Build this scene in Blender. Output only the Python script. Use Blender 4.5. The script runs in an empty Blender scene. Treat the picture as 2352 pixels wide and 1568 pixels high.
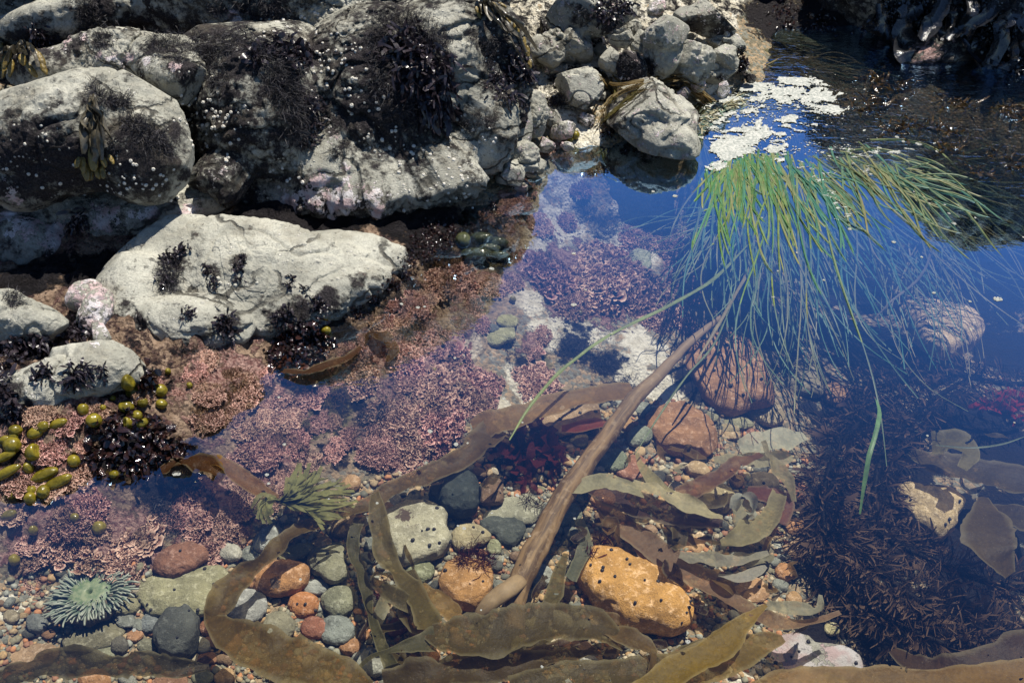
import bpy, bmesh, math, random
import numpy as np
from mathutils import Vector, Matrix
from mathutils.bvhtree import BVHTree

# ------------------------------------------------------------------ camera, sky, sun, exposure
SC = bpy.context.scene
COL = SC.collection
CAMH, PITCH, LENS = 1.3, math.radians(42), 35.0
cam_d = bpy.data.cameras.new("camera"); cam = bpy.data.objects.new("camera", cam_d); COL.objects.link(cam)
cam.location = (0, 0, CAMH); cam.rotation_euler = (math.pi/2 - PITCH, 0, 0)
cam_d.lens = LENS; cam_d.sensor_width = 36; cam_d.clip_start = 0.02; cam_d.clip_end = 500
SC.camera = cam
SUN_EL, SUN_AZ = math.radians(67), math.radians(42)      # azimuth from +Y towards +X
wd = bpy.data.worlds.new("World"); SC.world = wd; wd.use_nodes = True
_nt = wd.node_tree; _bg = _nt.nodes["Background"]
_sky = _nt.nodes.new("ShaderNodeTexSky"); _sky.sky_type = 'NISHITA'; _sky.sun_disc = False
_sky.sun_elevation = SUN_EL; _sky.sun_rotation = SUN_AZ
_sky.air_density = 1.0; _sky.dust_density = 0.0; _sky.ozone_density = 8.0
_nt.links.new(_sky.outputs[0], _bg.inputs[0]); _bg.inputs[1].default_value = 0.068
sl = bpy.data.lights.new("sun", 'SUN'); sun = bpy.data.objects.new("sun", sl); COL.objects.link(sun)
sl.energy = 5.0; sl.angle = math.radians(0.5); sl.color = (1.0, 0.94, 0.83)
SDIR = Vector((math.sin(SUN_AZ)*math.cos(SUN_EL), math.cos(SUN_AZ)*math.cos(SUN_EL), math.sin(SUN_EL)))
sun.rotation_euler = SDIR.to_track_quat('Z', 'Y').to_euler()
SC.view_settings.view_transform = 'Standard'; SC.view_settings.look = 'None'
SC.view_settings.exposure = 0.5; SC.view_settings.gamma = 1.0
SC.render.engine = 'CYCLES'
SC.cycles.max_bounces = 8; SC.cycles.transparent_max_bounces = 24
SC.cycles.caustics_reflective = False; SC.cycles.caustics_refractive = False
SC.cycles.use_denoising = True

# ------------------------------------------------------------------ geometry helpers
W, H = 2352.0, 1568.0
TX = 18.0/LENS
FV = np.array([0, math.cos(PITCH), -math.sin(PITCH)]); UV = np.array([0, math.sin(PITCH), math.cos(PITCH)]); RV = np.array([1.0, 0, 0])
CP = np.array([0, 0, CAMH])
def ray(px, py): return FV + RV*((px-W/2)/(W/2)*TX) + UV*((H/2-py)/(W/2)*TX)
def G(px, py, z=0.0):
    r = ray(px, py); return CP + r*((z-CAMH)/r[2])
def GY(px, py, Y):
    r = ray(px, py); return CP + r*(Y/r[1])
def proj(P):
    Q = np.asarray(P) - CP; d = Q@FV
    return W/2 + (Q@RV)/d/TX*W/2, H/2 - (Q@UV)/d/TX*W/2
def pxs(P): return float((np.asarray(P)-CP)@FV)*TX/(W/2)      # metres per photo pixel at P

def _h(x, y, z, s):
    M = np.uint64(0xffffffff)
    h = (x.astype(np.int64).astype(np.uint64)*np.uint64(374761393) + y.astype(np.int64).astype(np.uint64)*np.uint64(668265263)
         + z.astype(np.int64).astype(np.uint64)*np.uint64(2246822519) + np.uint64(s*3266489917 % 4294967296)) & M
    h = ((h ^ (h >> np.uint64(13)))*np.uint64(1274126177)) & M
    h = ((h ^ (h >> np.uint64(15)))*np.uint64(2246822519)) & M
    return ((h ^ (h >> np.uint64(16))) & np.uint64(0xffffff)).astype(float)/8388607.5 - 1
def vnoise(P, seed=0):
    P = np.asarray(P, float); F = np.floor(P); f = P-F; f = f*f*f*(f*(f*6-15)+10)
    x, y, z = F[..., 0], F[..., 1], F[..., 2]; a, b, c = f[..., 0], f[..., 1], f[..., 2]
    def L(u, v, t): return u+(v-u)*t
    r = [[L(_h(x, y+j, z+k, seed), _h(x+1, y+j, z+k, seed), a) for j in (0, 1)] for k in (0, 1)]
    return L(L(r[0][0], r[0][1], b), L(r[1][0], r[1][1], b), c)
def fbm(P, freq, octs=4, seed=0, gain=.5):
    P = np.asarray(P, float)*freq; s = 0; a = 1; t = 0
    for o in range(octs):
        s = s + a*vnoise(P*(2.03**o)+o*17.3, seed+o); t += a; a *= gain
    return s/t
def ridge(P, freq, octs=3, seed=0):
    P = np.asarray(P, float)*freq; s = 0; a = 1; t = 0
    for o in range(octs):
        s = s + a*(1-np.abs(vnoise(P*(2.1**o)+o*9.1, seed+o))*2); t += a; a *= .5
    return s/t
def sstep(a, b, x):
    t = np.clip((x-a)/(b-a), 0, 1); return t*t*(3-2*t)

def tag(o, label=None, cat=None, group=None, kind=None):
    if label: o["label"] = label
    if cat: o["category"] = cat
    if group: o["group"] = group
    if kind: o["kind"] = kind
    return o
def mesh_from(name, V, F, smooth=True, attrs=None):
    """V (n,3); F (m,3) or (m,4) int array or list of such arrays"""
    me = bpy.data.meshes.new(name); V = np.ascontiguousarray(V, dtype=np.float32)
    Fs = F if isinstance(F, list) else [F]
    Fs = [np.asarray(f, dtype=np.int32) for f in Fs if len(f)]
    me.vertices.add(len(V)); me.vertices.foreach_set("co", V.ravel())
    lv = np.concatenate([f.ravel() for f in Fs]); tot = np.concatenate([np.full(len(f), f.shape[1], np.int32) for f in Fs])
    st = np.concatenate([[0], np.cumsum(tot)[:-1]]).astype(np.int32)
    me.loops.add(len(lv)); me.loops.foreach_set("vertex_index", lv)
    me.polygons.add(len(tot)); me.polygons.foreach_set("loop_start", st); me.polygons.foreach_set("loop_total", tot)
    me.polygons.foreach_set("use_smooth", np.full(len(tot), smooth))
    me.update(calc_edges=True); me.validate()
    for k, a in (attrs or {}).items():
        at = me.attributes.new(k, 'FLOAT', 'POINT'); at.data.foreach_set("value", np.ascontiguousarray(a, dtype=np.float32))
    return me
def mkobj(name, V, F, mat, loc=None, parent=None, smooth=True, attrs=None, color=None):
    V = np.asarray(V, float)
    if loc is None: loc = np.zeros(3)
    loc = np.asarray(loc, float)
    me = mesh_from(name, V-loc, F, smooth, attrs); me.materials.append(mat)
    o = bpy.data.objects.new(name, me); COL.objects.link(o)
    if parent is not None:
        o.parent = parent; o.location = Vector(loc) - parent.location
    else: o.location = Vector(loc)
    if color is not None: o.color = (*color, 1)
    return o
def empty(name, loc):
    o = bpy.data.objects.new(name, None); COL.objects.link(o); o.location = Vector(loc); return o

BV = []
def add_bvh(o):
    me = o.data; n = len(me.vertices); v = np.empty(n*3, np.float32); me.vertices.foreach_get("co", v)
    BV.append((bvh_of(me), Vector(o.location), o))
def bvh_of(me):
    bm = bmesh.new(); bm.from_mesh(me); t = BVHTree.FromBMesh(bm); bm.free(); return t
def cast(o, d, only=None, maxd=50):
    best = None
    for t, l, ob in BV:
        if only is not None and ob not in only: continue
        h = t.ray_cast(Vector(o)-l, Vector(d), maxd)
        if h[0] is not None and (best is None or h[3] < best[2]):
            best = (np.array(h[0]+l), np.array(h[1]), h[3])
    return best
def hit(px, py, only=None):
    r = ray(px, py); r = r/np.linalg.norm(r)
    h = cast(CP, r, only)
    if h is None:
        return G(px, py, 0), np.array([0, 0, 1.0])
    n = h[1]
    if n@r > 0: n = -n
    return h[0], n
def down(x, y, only=None, z=3):
    h = cast((x, y, z), (0, 0, -1), only)
    return (np.array([x, y, 0.0]), np.array([0, 0, 1.0])) if h is None else (h[0], h[1] if h[1][2] > 0 else -h[1])

_ico = {}
def ico(level):
    if level not in _ico:
        bm = bmesh.new(); bmesh.ops.create_icosphere(bm, subdivisions=level, radius=1)
        V = np.array([v.co[:] for v in bm.verts]); F = np.array([[v.index for v in f.verts] for f in bm.faces]); bm.free()
        _ico[level] = (V/np.linalg.norm(V, axis=1)[:, None], F)
    return _ico[level]

# ------------------------------------------------------------------ node helpers
def newmat(name):
    m = bpy.data.materials.new(name); m.use_nodes = True; m.node_tree.nodes.clear()
    out = m.node_tree.nodes.new("ShaderNodeOutputMaterial"); return m, N(m.node_tree), out
class N:
    def __init__(s, nt): s.nt = nt
    def n(s, t, **kw):
        x = s.nt.nodes.new(t)
        for k, v in kw.items(): setattr(x, k, v)
        return x
    def set(s, sock, v):
        if hasattr(v, "links") or isinstance(v, bpy.types.NodeSocket): s.nt.links.new(v, sock)
        elif isinstance(v, (tuple, list)) and len(v) == 3 and sock.type == 'RGBA': sock.default_value = (*v, 1)
        else: sock.default_value = v
    def math(s, op, a, b=0.0, c=None, clamp=False):
        x = s.n("ShaderNodeMath", operation=op, use_clamp=clamp); s.set(x.inputs[0], a); s.set(x.inputs[1], b)
        if c is not None: s.set(x.inputs[2], c)
        return x.outputs[0]
    def mix(s, f, a, b):
        x = s.n("ShaderNodeMix", data_type='RGBA'); s.set(x.inputs[0], f); s.set(x.inputs[6], a); s.set(x.inputs[7], b); return x.outputs[2]
    def noise(s, scale, detail=4, rough=.55, vec=None, dist=0.0):
        x = s.n("ShaderNodeTexNoise"); x.inputs["Scale"].default_value = scale; x.inputs["Detail"].default_value = detail
        x.inputs["Roughness"].default_value = rough; x.inputs["Distortion"].default_value = dist
        if vec is not None: s.set(x.inputs["Vector"], vec)
        return x.outputs["Fac"]
    def voro(s, scale, vec=None, feature='F1', out="Distance"):
        x = s.n("ShaderNodeTexVoronoi", feature=feature); x.inputs["Scale"].default_value = scale
        if vec is not None: s.set(x.inputs["Vector"], vec)
        return x.outputs[out]
    def step(s, x, a, b):
        m = s.n("ShaderNodeMapRange", interpolation_type='SMOOTHSTEP'); s.set(m.inputs[0], x)
        m.inputs[1].default_value = a; m.inputs[2].default_value = b; return m.outputs[0]
    def attr(s, name): return s.n("ShaderNodeAttribute", attribute_name=name).outputs["Fac"]
    def geo(s, k="Position"): return s.n("ShaderNodeNewGeometry").outputs[k]
    def objc(s): return s.n("ShaderNodeTexCoord").outputs["Object"]
    def oinfo(s, k): return s.n("ShaderNodeObjectInfo").outputs[k]
    def bump(s, h, strength=.5, dist=.005, normal=None):
        b = s.n("ShaderNodeBump"); b.inputs["Strength"].default_value = strength; b.inputs["Distance"].default_value = dist
        s.set(b.inputs["Height"], h)
        if normal is not None: s.set(b.inputs["Normal"], normal)
        return b.outputs[0]
    def pbsdf(s, col, rough=.8, normal=None, spec=.5, **kw):
        b = s.n("ShaderNodeBsdfPrincipled"); s.set(b.inputs["Base Color"], col); s.set(b.inputs["Roughness"], rough)
        s.set(b.inputs["Specular IOR Level"], spec)
        if normal is not None: s.set(b.inputs["Normal"], normal)
        for k, v in kw.items(): s.set(b.inputs[k.replace("_", " ")], v)
        return b.outputs[0]

# ------------------------------------------------------------------ materials
def rock_material():
    m, n, out = newmat("weathered_rock")
    P = n.geo()
    a = n.noise(9, 6, .6, P); b = n.noise(55, 8, .7, P); c = n.noise(260, 6, .7, P); r = n.noise(24, 10, .72, P)
    base = n.mix(n.step(a, .35, .65), (.33, .325, .275), (.52, .51, .435))
    base = n.mix(n.math('MULTIPLY', n.step(b, .48, .64), .35), base, (.20, .19, .165))
    base = n.mix(n.math('MULTIPLY', n.step(c, .42, .62), .35), base, (.19, .185, .165))
    v = n.voro(330, P); base = n.mix(n.math('MULTIPLY', n.step(v, .0, .18), 0.0), base, base)
    # wet band near the water
    z = n.n("ShaderNodeSeparateXYZ"); n.set(z.inputs[0], P)
    wet = n.math('SUBTRACT', 1.0, n.step(n.math('ADD', z.outputs[2], n.math('MULTIPLY', n.math('SUBTRACT', b, .5), .05)), -.005, .03))
    # dark film of turf algae plus painted shade, white and pink crusts: regions from attributes, edges from noise
    dk = n.step(n.math('ADD', n.attr("dark"), n.math('MULTIPLY', n.math('SUBTRACT', n.math('ADD', n.math('MULTIPLY', r, .6), n.math('MULTIPLY', b, .4)), .5), 3.6)), .30, .72); dk = n.math('MULTIPLY', dk, n.step(n.math('ADD', c, n.math('MULTIPLY', n.attr("dark"), .25)), .36, .56))
    darkc = n.mix(n.step(c, .4, .7), (.014, .012, .014), (.06, .052, .055))
    col = n.mix(dk, base, darkc)
    wt = n.step(n.math('ADD', n.attr("white"), n.math('MULTIPLY', n.math('SUBTRACT', n.math('ADD', n.math('MULTIPLY', n.noise(42, 9, .7, P), .65), n.math('MULTIPLY', n.noise(150, 4, .6, P), .35)), .5), 3.6)), .55, .68)
    wc = n.mix(n.step(n.noise(30, 3, .5, P), .4, .6), (.74, .70, .70), (.66, .50, .50))
    col = n.mix(wt, col, wc)
    pk = n.step(n.math('ADD', n.attr("pink"), n.math('MULTIPLY', n.math('SUBTRACT', r, .5), 2.6)), .45, .6)
    vd = n.n('ShaderNodeTexVoronoi'); vd.inputs['Scale'].default_value = 105; n.set(vd.inputs['Vector'], P); vs = n.n('ShaderNodeSeparateColor'); n.set(vs.inputs[0], vd.outputs['Color'])
    dots = n.math('MULTIPLY', n.step(vd.outputs['Distance'], .30, .22), n.math('MULTIPLY', n.step(vs.outputs[0], .55, .6), n.step(n.math('ADD', n.noise(13, 4, .6, P), n.math('MULTIPLY', n.attr('white'), .16)), .53, .60)))
    col = n.mix(n.math('MULTIPLY', dots, .9), col, n.mix(n.step(vd.outputs['Distance'], .05, .10), (.12, .11, .10), (.68, .66, .60)))
    pc = n.mix(n.step(b, .35, .65), (.30, .17, .15), (.60, .42, .37))
    col = n.mix(pk, col, pc)
    col = n.mix(n.math('MULTIPLY', wet, .65), col, n.mix(.5, col, (.05, .04, .03)))
    wv = n.n("ShaderNodeVectorMath", operation='MULTIPLY_ADD'); nz = n.n("ShaderNodeTexNoise"); nz.inputs["Scale"].default_value = 9; nz.inputs["Detail"].default_value = 6; n.set(nz.inputs["Vector"], P)
    n.set(wv.inputs[0], nz.outputs["Color"]); wv.inputs[1].default_value = (.14, .14, .14); n.set(wv.inputs[2], P)
    mp = n.n("ShaderNodeMapping"); n.set(mp.inputs[0], wv.outputs[0]); mp.inputs["Scale"].default_value = (4.0, 4.0, 8.0); mp.inputs["Rotation"].default_value = (.5, .35, .2)
    ve = n.n("ShaderNodeTexVoronoi", feature='DISTANCE_TO_EDGE'); ve.inputs["Scale"].default_value = 1.0; n.set(ve.inputs["Vector"], mp.outputs[0])
    crk = n.math('MULTIPLY', n.step(n.math('ADD', ve.outputs["Distance"], n.math('MULTIPLY', n.math('SUBTRACT', b, .5), .06)), .028, .006), n.step(n.noise(5, 3, .5, P), .44, .56))
    col = n.mix(n.math('MULTIPLY', crk, .8), col, (.03, .027, .024))
    spk = n.math('MULTIPLY', n.step(n.noise(95, 6, .75, P), .56, .64), n.step(n.noise(14, 4, .6, P), .42, .6)); col = n.mix(n.math('MULTIPLY', spk, .75), col, (.05, .045, .042))
    stn = n.step(n.noise(11, 7, .7, P), .5, .68); col = n.mix(n.math('MULTIPLY', stn, .30), col, (.20, .17, .12))
    hgt = n.math('ADD', n.math('MULTIPLY', n.math('SUBTRACT', n.math('MULTIPLY', dots, 2.2), n.math('MULTIPLY', crk, 3.0)), 1.0), n.math('ADD', n.math('MULTIPLY', c, 1.0), n.math('ADD', n.math('MULTIPLY', b, .8), n.math('MULTIPLY', n.math('ADD', wt, dk), n.math('MULTIPLY', n.noise(140, 5, .7, P), 1.6)))))
    pits = n.step(n.voro(170, P), .0, .25)
    hgt = n.math('ADD', hgt, n.math('MULTIPLY', pits, .25))
    nr = n.bump(hgt, .8, .0045)
    rough = n.math('SUBTRACT', .95, n.math('MULTIPLY', wet, .65))
    b_ = n.pbsdf(col, rough, nr, .25); n.nt.links.new(b_, out.inputs[0]); return m

def bed_material():
    m, n, out = newmat("pool_floor")
    P = n.geo()
    a = n.noise(6, 5, .6, P); b = n.noise(45, 8, .7, P); c = n.noise(220, 6, .7, P); r = n.noise(20, 10, .72, P)
    mixn = n.math('ADD', n.math('MULTIPLY', r, .6), n.math('MULTIPLY', b, .4))
    # gravel and sand
    vc = n.n("ShaderNodeTexVoronoi"); vc.inputs["Scale"].default_value = 120; n.set(vc.inputs["Vector"], P)
    sep = n.n("ShaderNodeSeparateColor"); n.set(sep.inputs[0], vc.outputs["Color"])
    grav = n.mix(n.step(sep.outputs[0], .2, .8), (.17, .15, .10), (.42, .30, .18))
    grav = n.mix(n.step(sep.outputs[1], .7, .75), grav, (.22, .22, .18))
    grav = n.mix(n.math('MULTIPLY', n.step(c, .35, .65), .4), grav, (.10, .085, .06))
    pale = n.mix(n.step(b, .35, .65), (.48, .44, .34), (.74, .70, .60))
    pale = n.mix(n.math('MULTIPLY', n.step(c, .5, .7), .3), pale, (.30, .27, .18))
    col = n.mix(n.step(n.math('ADD', n.attr("white"), n.math('MULTIPLY', n.math('SUBTRACT', mixn, .5), 1.5)), .42, .58), grav, pale)
    sh = n.attr("shore"); col = n.mix(sh, col, n.mix(n.step(b, .3, .7), (.10, .062, .04), (.40, .29, .21)))
    pk = n.step(n.math('ADD', n.attr("pink"), n.math('MULTIPLY', n.math('SUBTRACT', mixn, .5), 2.6)), .45, .58)
    pc = n.mix(n.step(n.noise(130, 6, .7, P), .38, .62), (.22, .10, .09), (.60, .38, .32))
    col = n.mix(pk, col, pc)
    gr = n.step(n.math('ADD', n.attr("green"), n.math('MULTIPLY', n.math('SUBTRACT', mixn, .5), 2.2)), .45, .6)
    col = n.mix(n.math('MULTIPLY', gr, .85), col, n.mix(b, (.06, .055, .02), (.15, .13, .05)))
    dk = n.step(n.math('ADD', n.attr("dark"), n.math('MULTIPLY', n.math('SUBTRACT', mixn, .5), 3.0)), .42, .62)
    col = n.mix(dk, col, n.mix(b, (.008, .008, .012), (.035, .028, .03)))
    hgt = n.math('ADD', n.math('MULTIPLY', c, .5), n.math('ADD', n.math('MULTIPLY', b, 1.2), n.math('MULTIPLY', n.math('ADD', pk, dk), n.math('MULTIPLY', n.noise(120, 6, .75, P), 3.0))))
    hgt = n.math('ADD', hgt, n.math('MULTIPLY', n.step(vc.outputs["Distance"], .7, 0), .5))
    nr = n.bump(hgt, 1.0, .006)
    b_ = n.pbsdf(col, .6, nr, .2); n.nt.links.new(b_, out.inputs[0]); return m

def water_material():
    m, n, out = newmat("pool_water")
    P = n.geo()
    # ripples gather in the far right where water runs in; the near pool is calm
    sp = n.n("ShaderNodeSeparateXYZ"); n.set(sp.inputs[0], P)
    k = n.math('ADD', n.math('MULTIPLY', sp.outputs[0], .75), sp.outputs[1])
    amp = n.step(k, 2.65, 3.15)
    mp = n.n("ShaderNodeMapping"); n.set(mp.inputs[0], P); mp.inputs["Scale"].default_value = (1.0, 1.9, 1)
    h = n.math('ADD', n.noise(16, 3, .5, mp.outputs[0], .6), n.math('MULTIPLY', n.noise(55, 2, .5, mp.outputs[0]), .35))
    h2 = n.math('MULTIPLY', h, n.math('ADD', .008, n.math('MULTIPLY', amp, .20)))
    nr = n.bump(h2, 1.0, .02)
    # reflection rises steeply towards grazing angles
    lw = n.n("ShaderNodeLayerWeight"); lw.inputs[0].default_value = .5; n.set(lw.inputs["Normal"], nr)
    refl = n.math('MINIMUM', n.math('ADD', n.math('MULTIPLY', n.math('POWER', lw.outputs["Facing"], 3.0), 7.2), .036), .85)
    gl = n.n("ShaderNodeBsdfGlossy"); gl.inputs["Roughness"].default_value = 0.0; n.set(gl.inputs["Normal"], nr)
    gl.inputs["Color"].default_value = (.42, .68, 1, 1)
    tr = n.n("ShaderNodeBsdfTransparent"); tr.inputs[0].default_value = (.95, .955, .93, 1)
    mx = n.n("ShaderNodeMixShader"); n.set(mx.inputs[0], refl); n.set(mx.inputs[1], tr.outputs[0]); n.set(mx.inputs[2], gl.outputs[0])
    n.nt.links.new(mx.outputs[0], out.inputs[0]); return m

def stone_material():
    """pebbles and cobbles: body colour from the object's own colour"""
    m, n, out = newmat("cobble")
    oc = n.objc(); rnd = n.oinfo("Random")
    v = n.n("ShaderNodeVectorMath", operation='ADD'); n.set(v.inputs[0], oc)
    cx = n.n("ShaderNodeCombineXYZ"); n.set(cx.inputs[0], n.math('MULTIPLY', rnd, 37.0)); n.set(cx.inputs[1], n.math('MULTIPLY', rnd, 11.0)); n.set(v.inputs[1], cx.outputs[0])
    V = v.outputs[0]; base = n.oinfo("Color")
    a = n.noise(22, 5, .6, V); b = n.noise(90, 8, .7, V); c = n.noise(420, 6, .7, V)
    hs = n.n("ShaderNodeHueSaturation"); hs.inputs["Value"].default_value = .55; n.set(hs.inputs["Color"], base)
    col = n.mix(n.step(a, .3, .7), hs.outputs[0], base)
    hs2 = n.n("ShaderNodeHueSaturation"); hs2.inputs["Value"].default_value = 1.5; hs2.inputs["Saturation"].default_value = .75; n.set(hs2.inputs["Color"], base)
    col = n.mix(n.math('MULTIPLY', n.step(b, .5, .66), .7), col, hs2.outputs[0])
    col = n.mix(n.math('MULTIPLY', n.step(c, .53, .66), .55), col, (.07, .055, .04))
    st = n.attr("stain")
    col = n.mix(n.step(n.math('ADD', st, n.math('MULTIPLY', n.math('SUBTRACT', b, .5), 1.6)), .45, .6), col, n.mix(b, (.04, .03, .025), (.14, .10, .07)))
    nr = n.bump(n.math('ADD', n.math('MULTIPLY', c, .6), n.math('MULTIPLY', b, 1.3)), .9, .0045)
    n.nt.links.new(n.pbsdf(col, .8, nr, .08), out.inputs[0]); return m

def weed_material(name, dark, light, rough=.45, transl=.25, tip=None, coat=0.0, bumpd=.0008, usecol=False, spec=.5, vary=False, clear=0.0):
    m, n, out = newmat(name)
    P = n.geo(); a = n.noise(24, 7, .68, P); b = n.noise(160, 4, .6, P)
    if usecol:
        base = n.oinfo("Color"); hs = n.n("ShaderNodeHueSaturation"); hs.inputs["Value"].default_value = .55; n.set(hs.inputs["Color"], base)
        col = n.mix(n.step(n.math('ADD', n.math('MULTIPLY', a, .7), n.math('MULTIPLY', b, .3)), .35, .65), hs.outputs[0], base)
    else: col = n.mix(n.step(n.math('ADD', n.math('MULTIPLY', a, .6), n.math('MULTIPLY', b, .4)), .36, .64), dark, light)
    if vary: col = n.mix(n.step(n.attr("c"), .0, .45), n.mix(n.step(n.attr("c"), .55, 1.0), col, (.42, .38, .22)), (.05, .13, .08)) if False else n.mix(n.math('MULTIPLY', n.step(n.attr("c"), .55, .95), .55), n.mix(n.math('MULTIPLY', n.step(n.attr("c"), .4, .0), .7), col, (.07, .24, .20)), (.36, .31, .17))
    if usecol and not vary: col = n.mix(n.math('MULTIPLY', n.step(n.attr("e"), .72, 1.0), .45), col, n.mix(.5, base, (.55, .50, .30)))
    if tip is not None: col = n.mix(n.step(n.attr("t"), .35, 1.0), col, tip)
    if name == 'coralline_frill': rn = n.oinfo('Random'); hv = n.n('ShaderNodeHueSaturation'); n.set(hv.inputs['Hue'], n.math('ADD', .485, n.math('MULTIPLY', rn, .035))); n.set(hv.inputs['Value'], n.math('ADD', .78, n.math('MULTIPLY', n.math('FRACT', n.math('MULTIPLY', rn, 7.3)), .4))); n.set(hv.inputs['Color'], col); col = hv.outputs[0]; col = n.mix(n.math('MULTIPLY', n.step(n.noise(16, 4, .6, P), .5, .66), .6), col, (.16, .105, .055))
    if usecol: col = n.mix(n.math('MULTIPLY', n.step(n.noise(420, 2, .5, P), .69, .72), .3), col, (.5, .45, .32))
    nr = n.bump(b, .5, bumpd)
    p = n.pbsdf(col, rough, nr, spec, Coat_Weight=coat, Coat_Roughness=.12 if name == "wet_seaweed" else .06)
    if transl > 0:
        t = n.n("ShaderNodeBsdfTranslucent"); n.set(t.inputs[0], col); mx = n.n("ShaderNodeMixShader"); mx.inputs[0].default_value = transl
        n.set(mx.inputs[1], p); n.set(mx.inputs[2], t.outputs[0]); p = mx.outputs[0]
    if clear > 0:   # thin tissue that lets what lies beneath show, with small worn holes
        tp = n.n("ShaderNodeBsdfTransparent"); n.set(tp.inputs[0], n.mix(.6, base, (1, .85, .55))); m2 = n.n("ShaderNodeMixShader"); n.set(m2.inputs[0], n.math('ADD', clear, n.math('MULTIPLY', n.step(a, .4, .62), .14)))
        n.set(m2.inputs[1], p); n.set(m2.inputs[2], tp.outputs[0])
        th = n.n("ShaderNodeBsdfTransparent"); m3 = n.n("ShaderNodeMixShader"); n.set(m3.inputs[0], n.math('MULTIPLY', n.step(n.noise(48, 3, .5, P), .685, .69), n.step(n.noise(7, 2, .5, P), .5, .52)))
        n.set(m3.inputs[1], m2.outputs[0]); n.set(m3.inputs[2], th.outputs[0]); p = m3.outputs[0]
    n.nt.links.new(p, out.inputs[0]); return m

ROCK = rock_material(); BED = bed_material(); WATER = water_material(); STONE = stone_material()
TURF = weed_material("black_turf", (.012, .011, .014), (.055, .05, .06), .6, .1)
DARKW = weed_material("dark_seaweed", (.012, .009, .012), (.045, .035, .045), .32, .1, coat=.25)
WETW = weed_material("wet_seaweed", (.010, .006, .008), (.05, .022, .018), .12, .12, coat=1.0, bumpd=.005)
GRASS = weed_material("surfgrass_blade", (.03, .075, .02), (.11, .20, .06), .4, .35, usecol=True, vary=True, spec=.25)
KELP = weed_material("kelp_skin", None, None, .42, .5, usecol=True, spec=.14, clear=.13, bumpd=.003)
CORAL = weed_material("coralline_frill", (.16, .055, .05), (.36, .17, .145), .8, .15, tip=(.72, .47, .39), spec=.1)
FEATH = weed_material("feathery_kelp", (.003, .003, .004), (.016, .011, .008), .6, .15, tip=(.12, .075, .045), spec=.08)

def plain(name, c1, c2, rough=.6, scale=120, bumpd=.001, spec=.4, coat=0.0):
    m, n, out = newmat(name); V = n.objc(); b = n.noise(scale, 5, .6, V)
    n.nt.links.new(n.pbsdf(n.mix(n.step(b, .35, .65), c1, c2), rough, n.bump(b, .6, bumpd), spec, Coat_Weight=coat, Coat_Roughness=.05), out.inputs[0]); return m
BARN = plain("barnacle_shell", (.45, .42, .36), (.80, .77, .70), .8, 300)
SNAIL = plain("snail_shell", (.008, .008, .010), (.035, .032, .035), .35, 200)
FOAM = plain("foam", (.27, .29, .27), (.52, .52, .48), .8, 160, .006, .1)
# ------------------------------------------------------------------ pool floor and water
CTRL = [  # photo x, photo y, height of the floor there
 (0,1180,0),(250,1095,0),(430,1010,0),(620,860,0.0),(790,755,0),(950,660,0),(1060,560,.0),(1190,440,0),(1330,345,0),(1420,350,.0),(1600,345,-.03),
 (60,1240,-.05),(300,1200,-.06),(500,1120,-.06),(700,1000,-.05),(850,880,-.05),(1000,760,-.05),(1100,620,-.06),(1000,940,-.08),(700,1130,-.09),
 (60,1340,-.10),(250,1400,-.11),(100,1530,-.12),(450,1350,-.12),(700,1300,-.14),(700,1500,-.15),(950,1150,-.14),(950,1300,-.16),(1000,1520,-.17),
 (1300,500,-.10),(1300,650,-.12),(1300,780,-.14),(1250,880,-.15),(1450,800,-.16),(1500,600,-.17),(1450,480,-.14),(1250,1100,-.18),(1200,1300,-.18),(1450,1000,-.20),(1450,1300,-.20),(1450,1540,-.20),
 (1700,1000,-.24),(1700,1200,-.23),(1750,1400,-.23),(1800,1520,-.20),(1650,700,-.30),(1900,600,-.42),(2250,600,-.45),(2200,800,-.38),(1950,900,-.34),(2200,1000,-.38),(2200,1200,-.34),(2100,1400,-.36),(2320,1500,-.38),
 (1700,450,-.25),(1900,450,-.34),(2200,450,-.30),(1700,280,-.08),(1850,250,-.10),(2100,250,-.09),(2352,250,-.07),(2300,350,-.14),(2352,160,-.02),(2050,120,-.02),(1800,90,-.02),(1750,180,.01),
 (0,1000,.06),(200,940,.06),(420,860,.04),(600,790,.03),(0,850,.08),(300,600,.03),(0,620,.02),(900,600,.02),(700,500,.03),(1000,480,.01),(1200,300,.04),(1230,150,.08),(1300,50,.12),(1400,230,.05),(1500,150,.07),(1600,100,.06),(1650,190,.03),(1450,20,.14),(1650,20,.06),
 (1350,270,.02),(1550,420,-.10),(1620,380,-.10),
]
_cp = np.array([G(a, b, z) for a, b, z in CTRL])
_ex = []
for ang in range(0, 360, 30):
    x, y = 6*math.cos(math.radians(ang)), 2+6*math.sin(math.radians(ang)); _ex.append((x, y, .25 if x < 0 and y > 1 else -.45))
_ex += [(-.5, .2, -.12), (0, .2, -.18), (.5, .3, -.25), (-1.2, .8, 0.0), (1.6, 1.2, -.4), (1.8, 2.4, -.2), (-1.4, 1.6, .1), (-1.3, 2.6, .3), (0, 3.4, .2), (1.2, 3.4, .1), (-.6, 3.2, .3)]
_cp = np.vstack([_cp, np.array(_ex)])
def _phi(r): return r  # linear kernel: local, no overshoot
_A = _phi(np.linalg.norm(_cp[:, None, :2]-_cp[None, :, :2], axis=2)); _n = len(_cp)
_M = np.zeros((_n+3, _n+3)); _M[:_n, :_n] = _A - np.eye(_n)*.02; _M[:_n, _n] = 1; _M[:_n, _n+1:] = _cp[:, :2]; _M[_n, :_n] = 1; _M[_n+1:, :_n] = _cp[:, :2].T
_w = np.linalg.solve(_M, np.concatenate([_cp[:, 2], [0, 0, 0]]))
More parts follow.
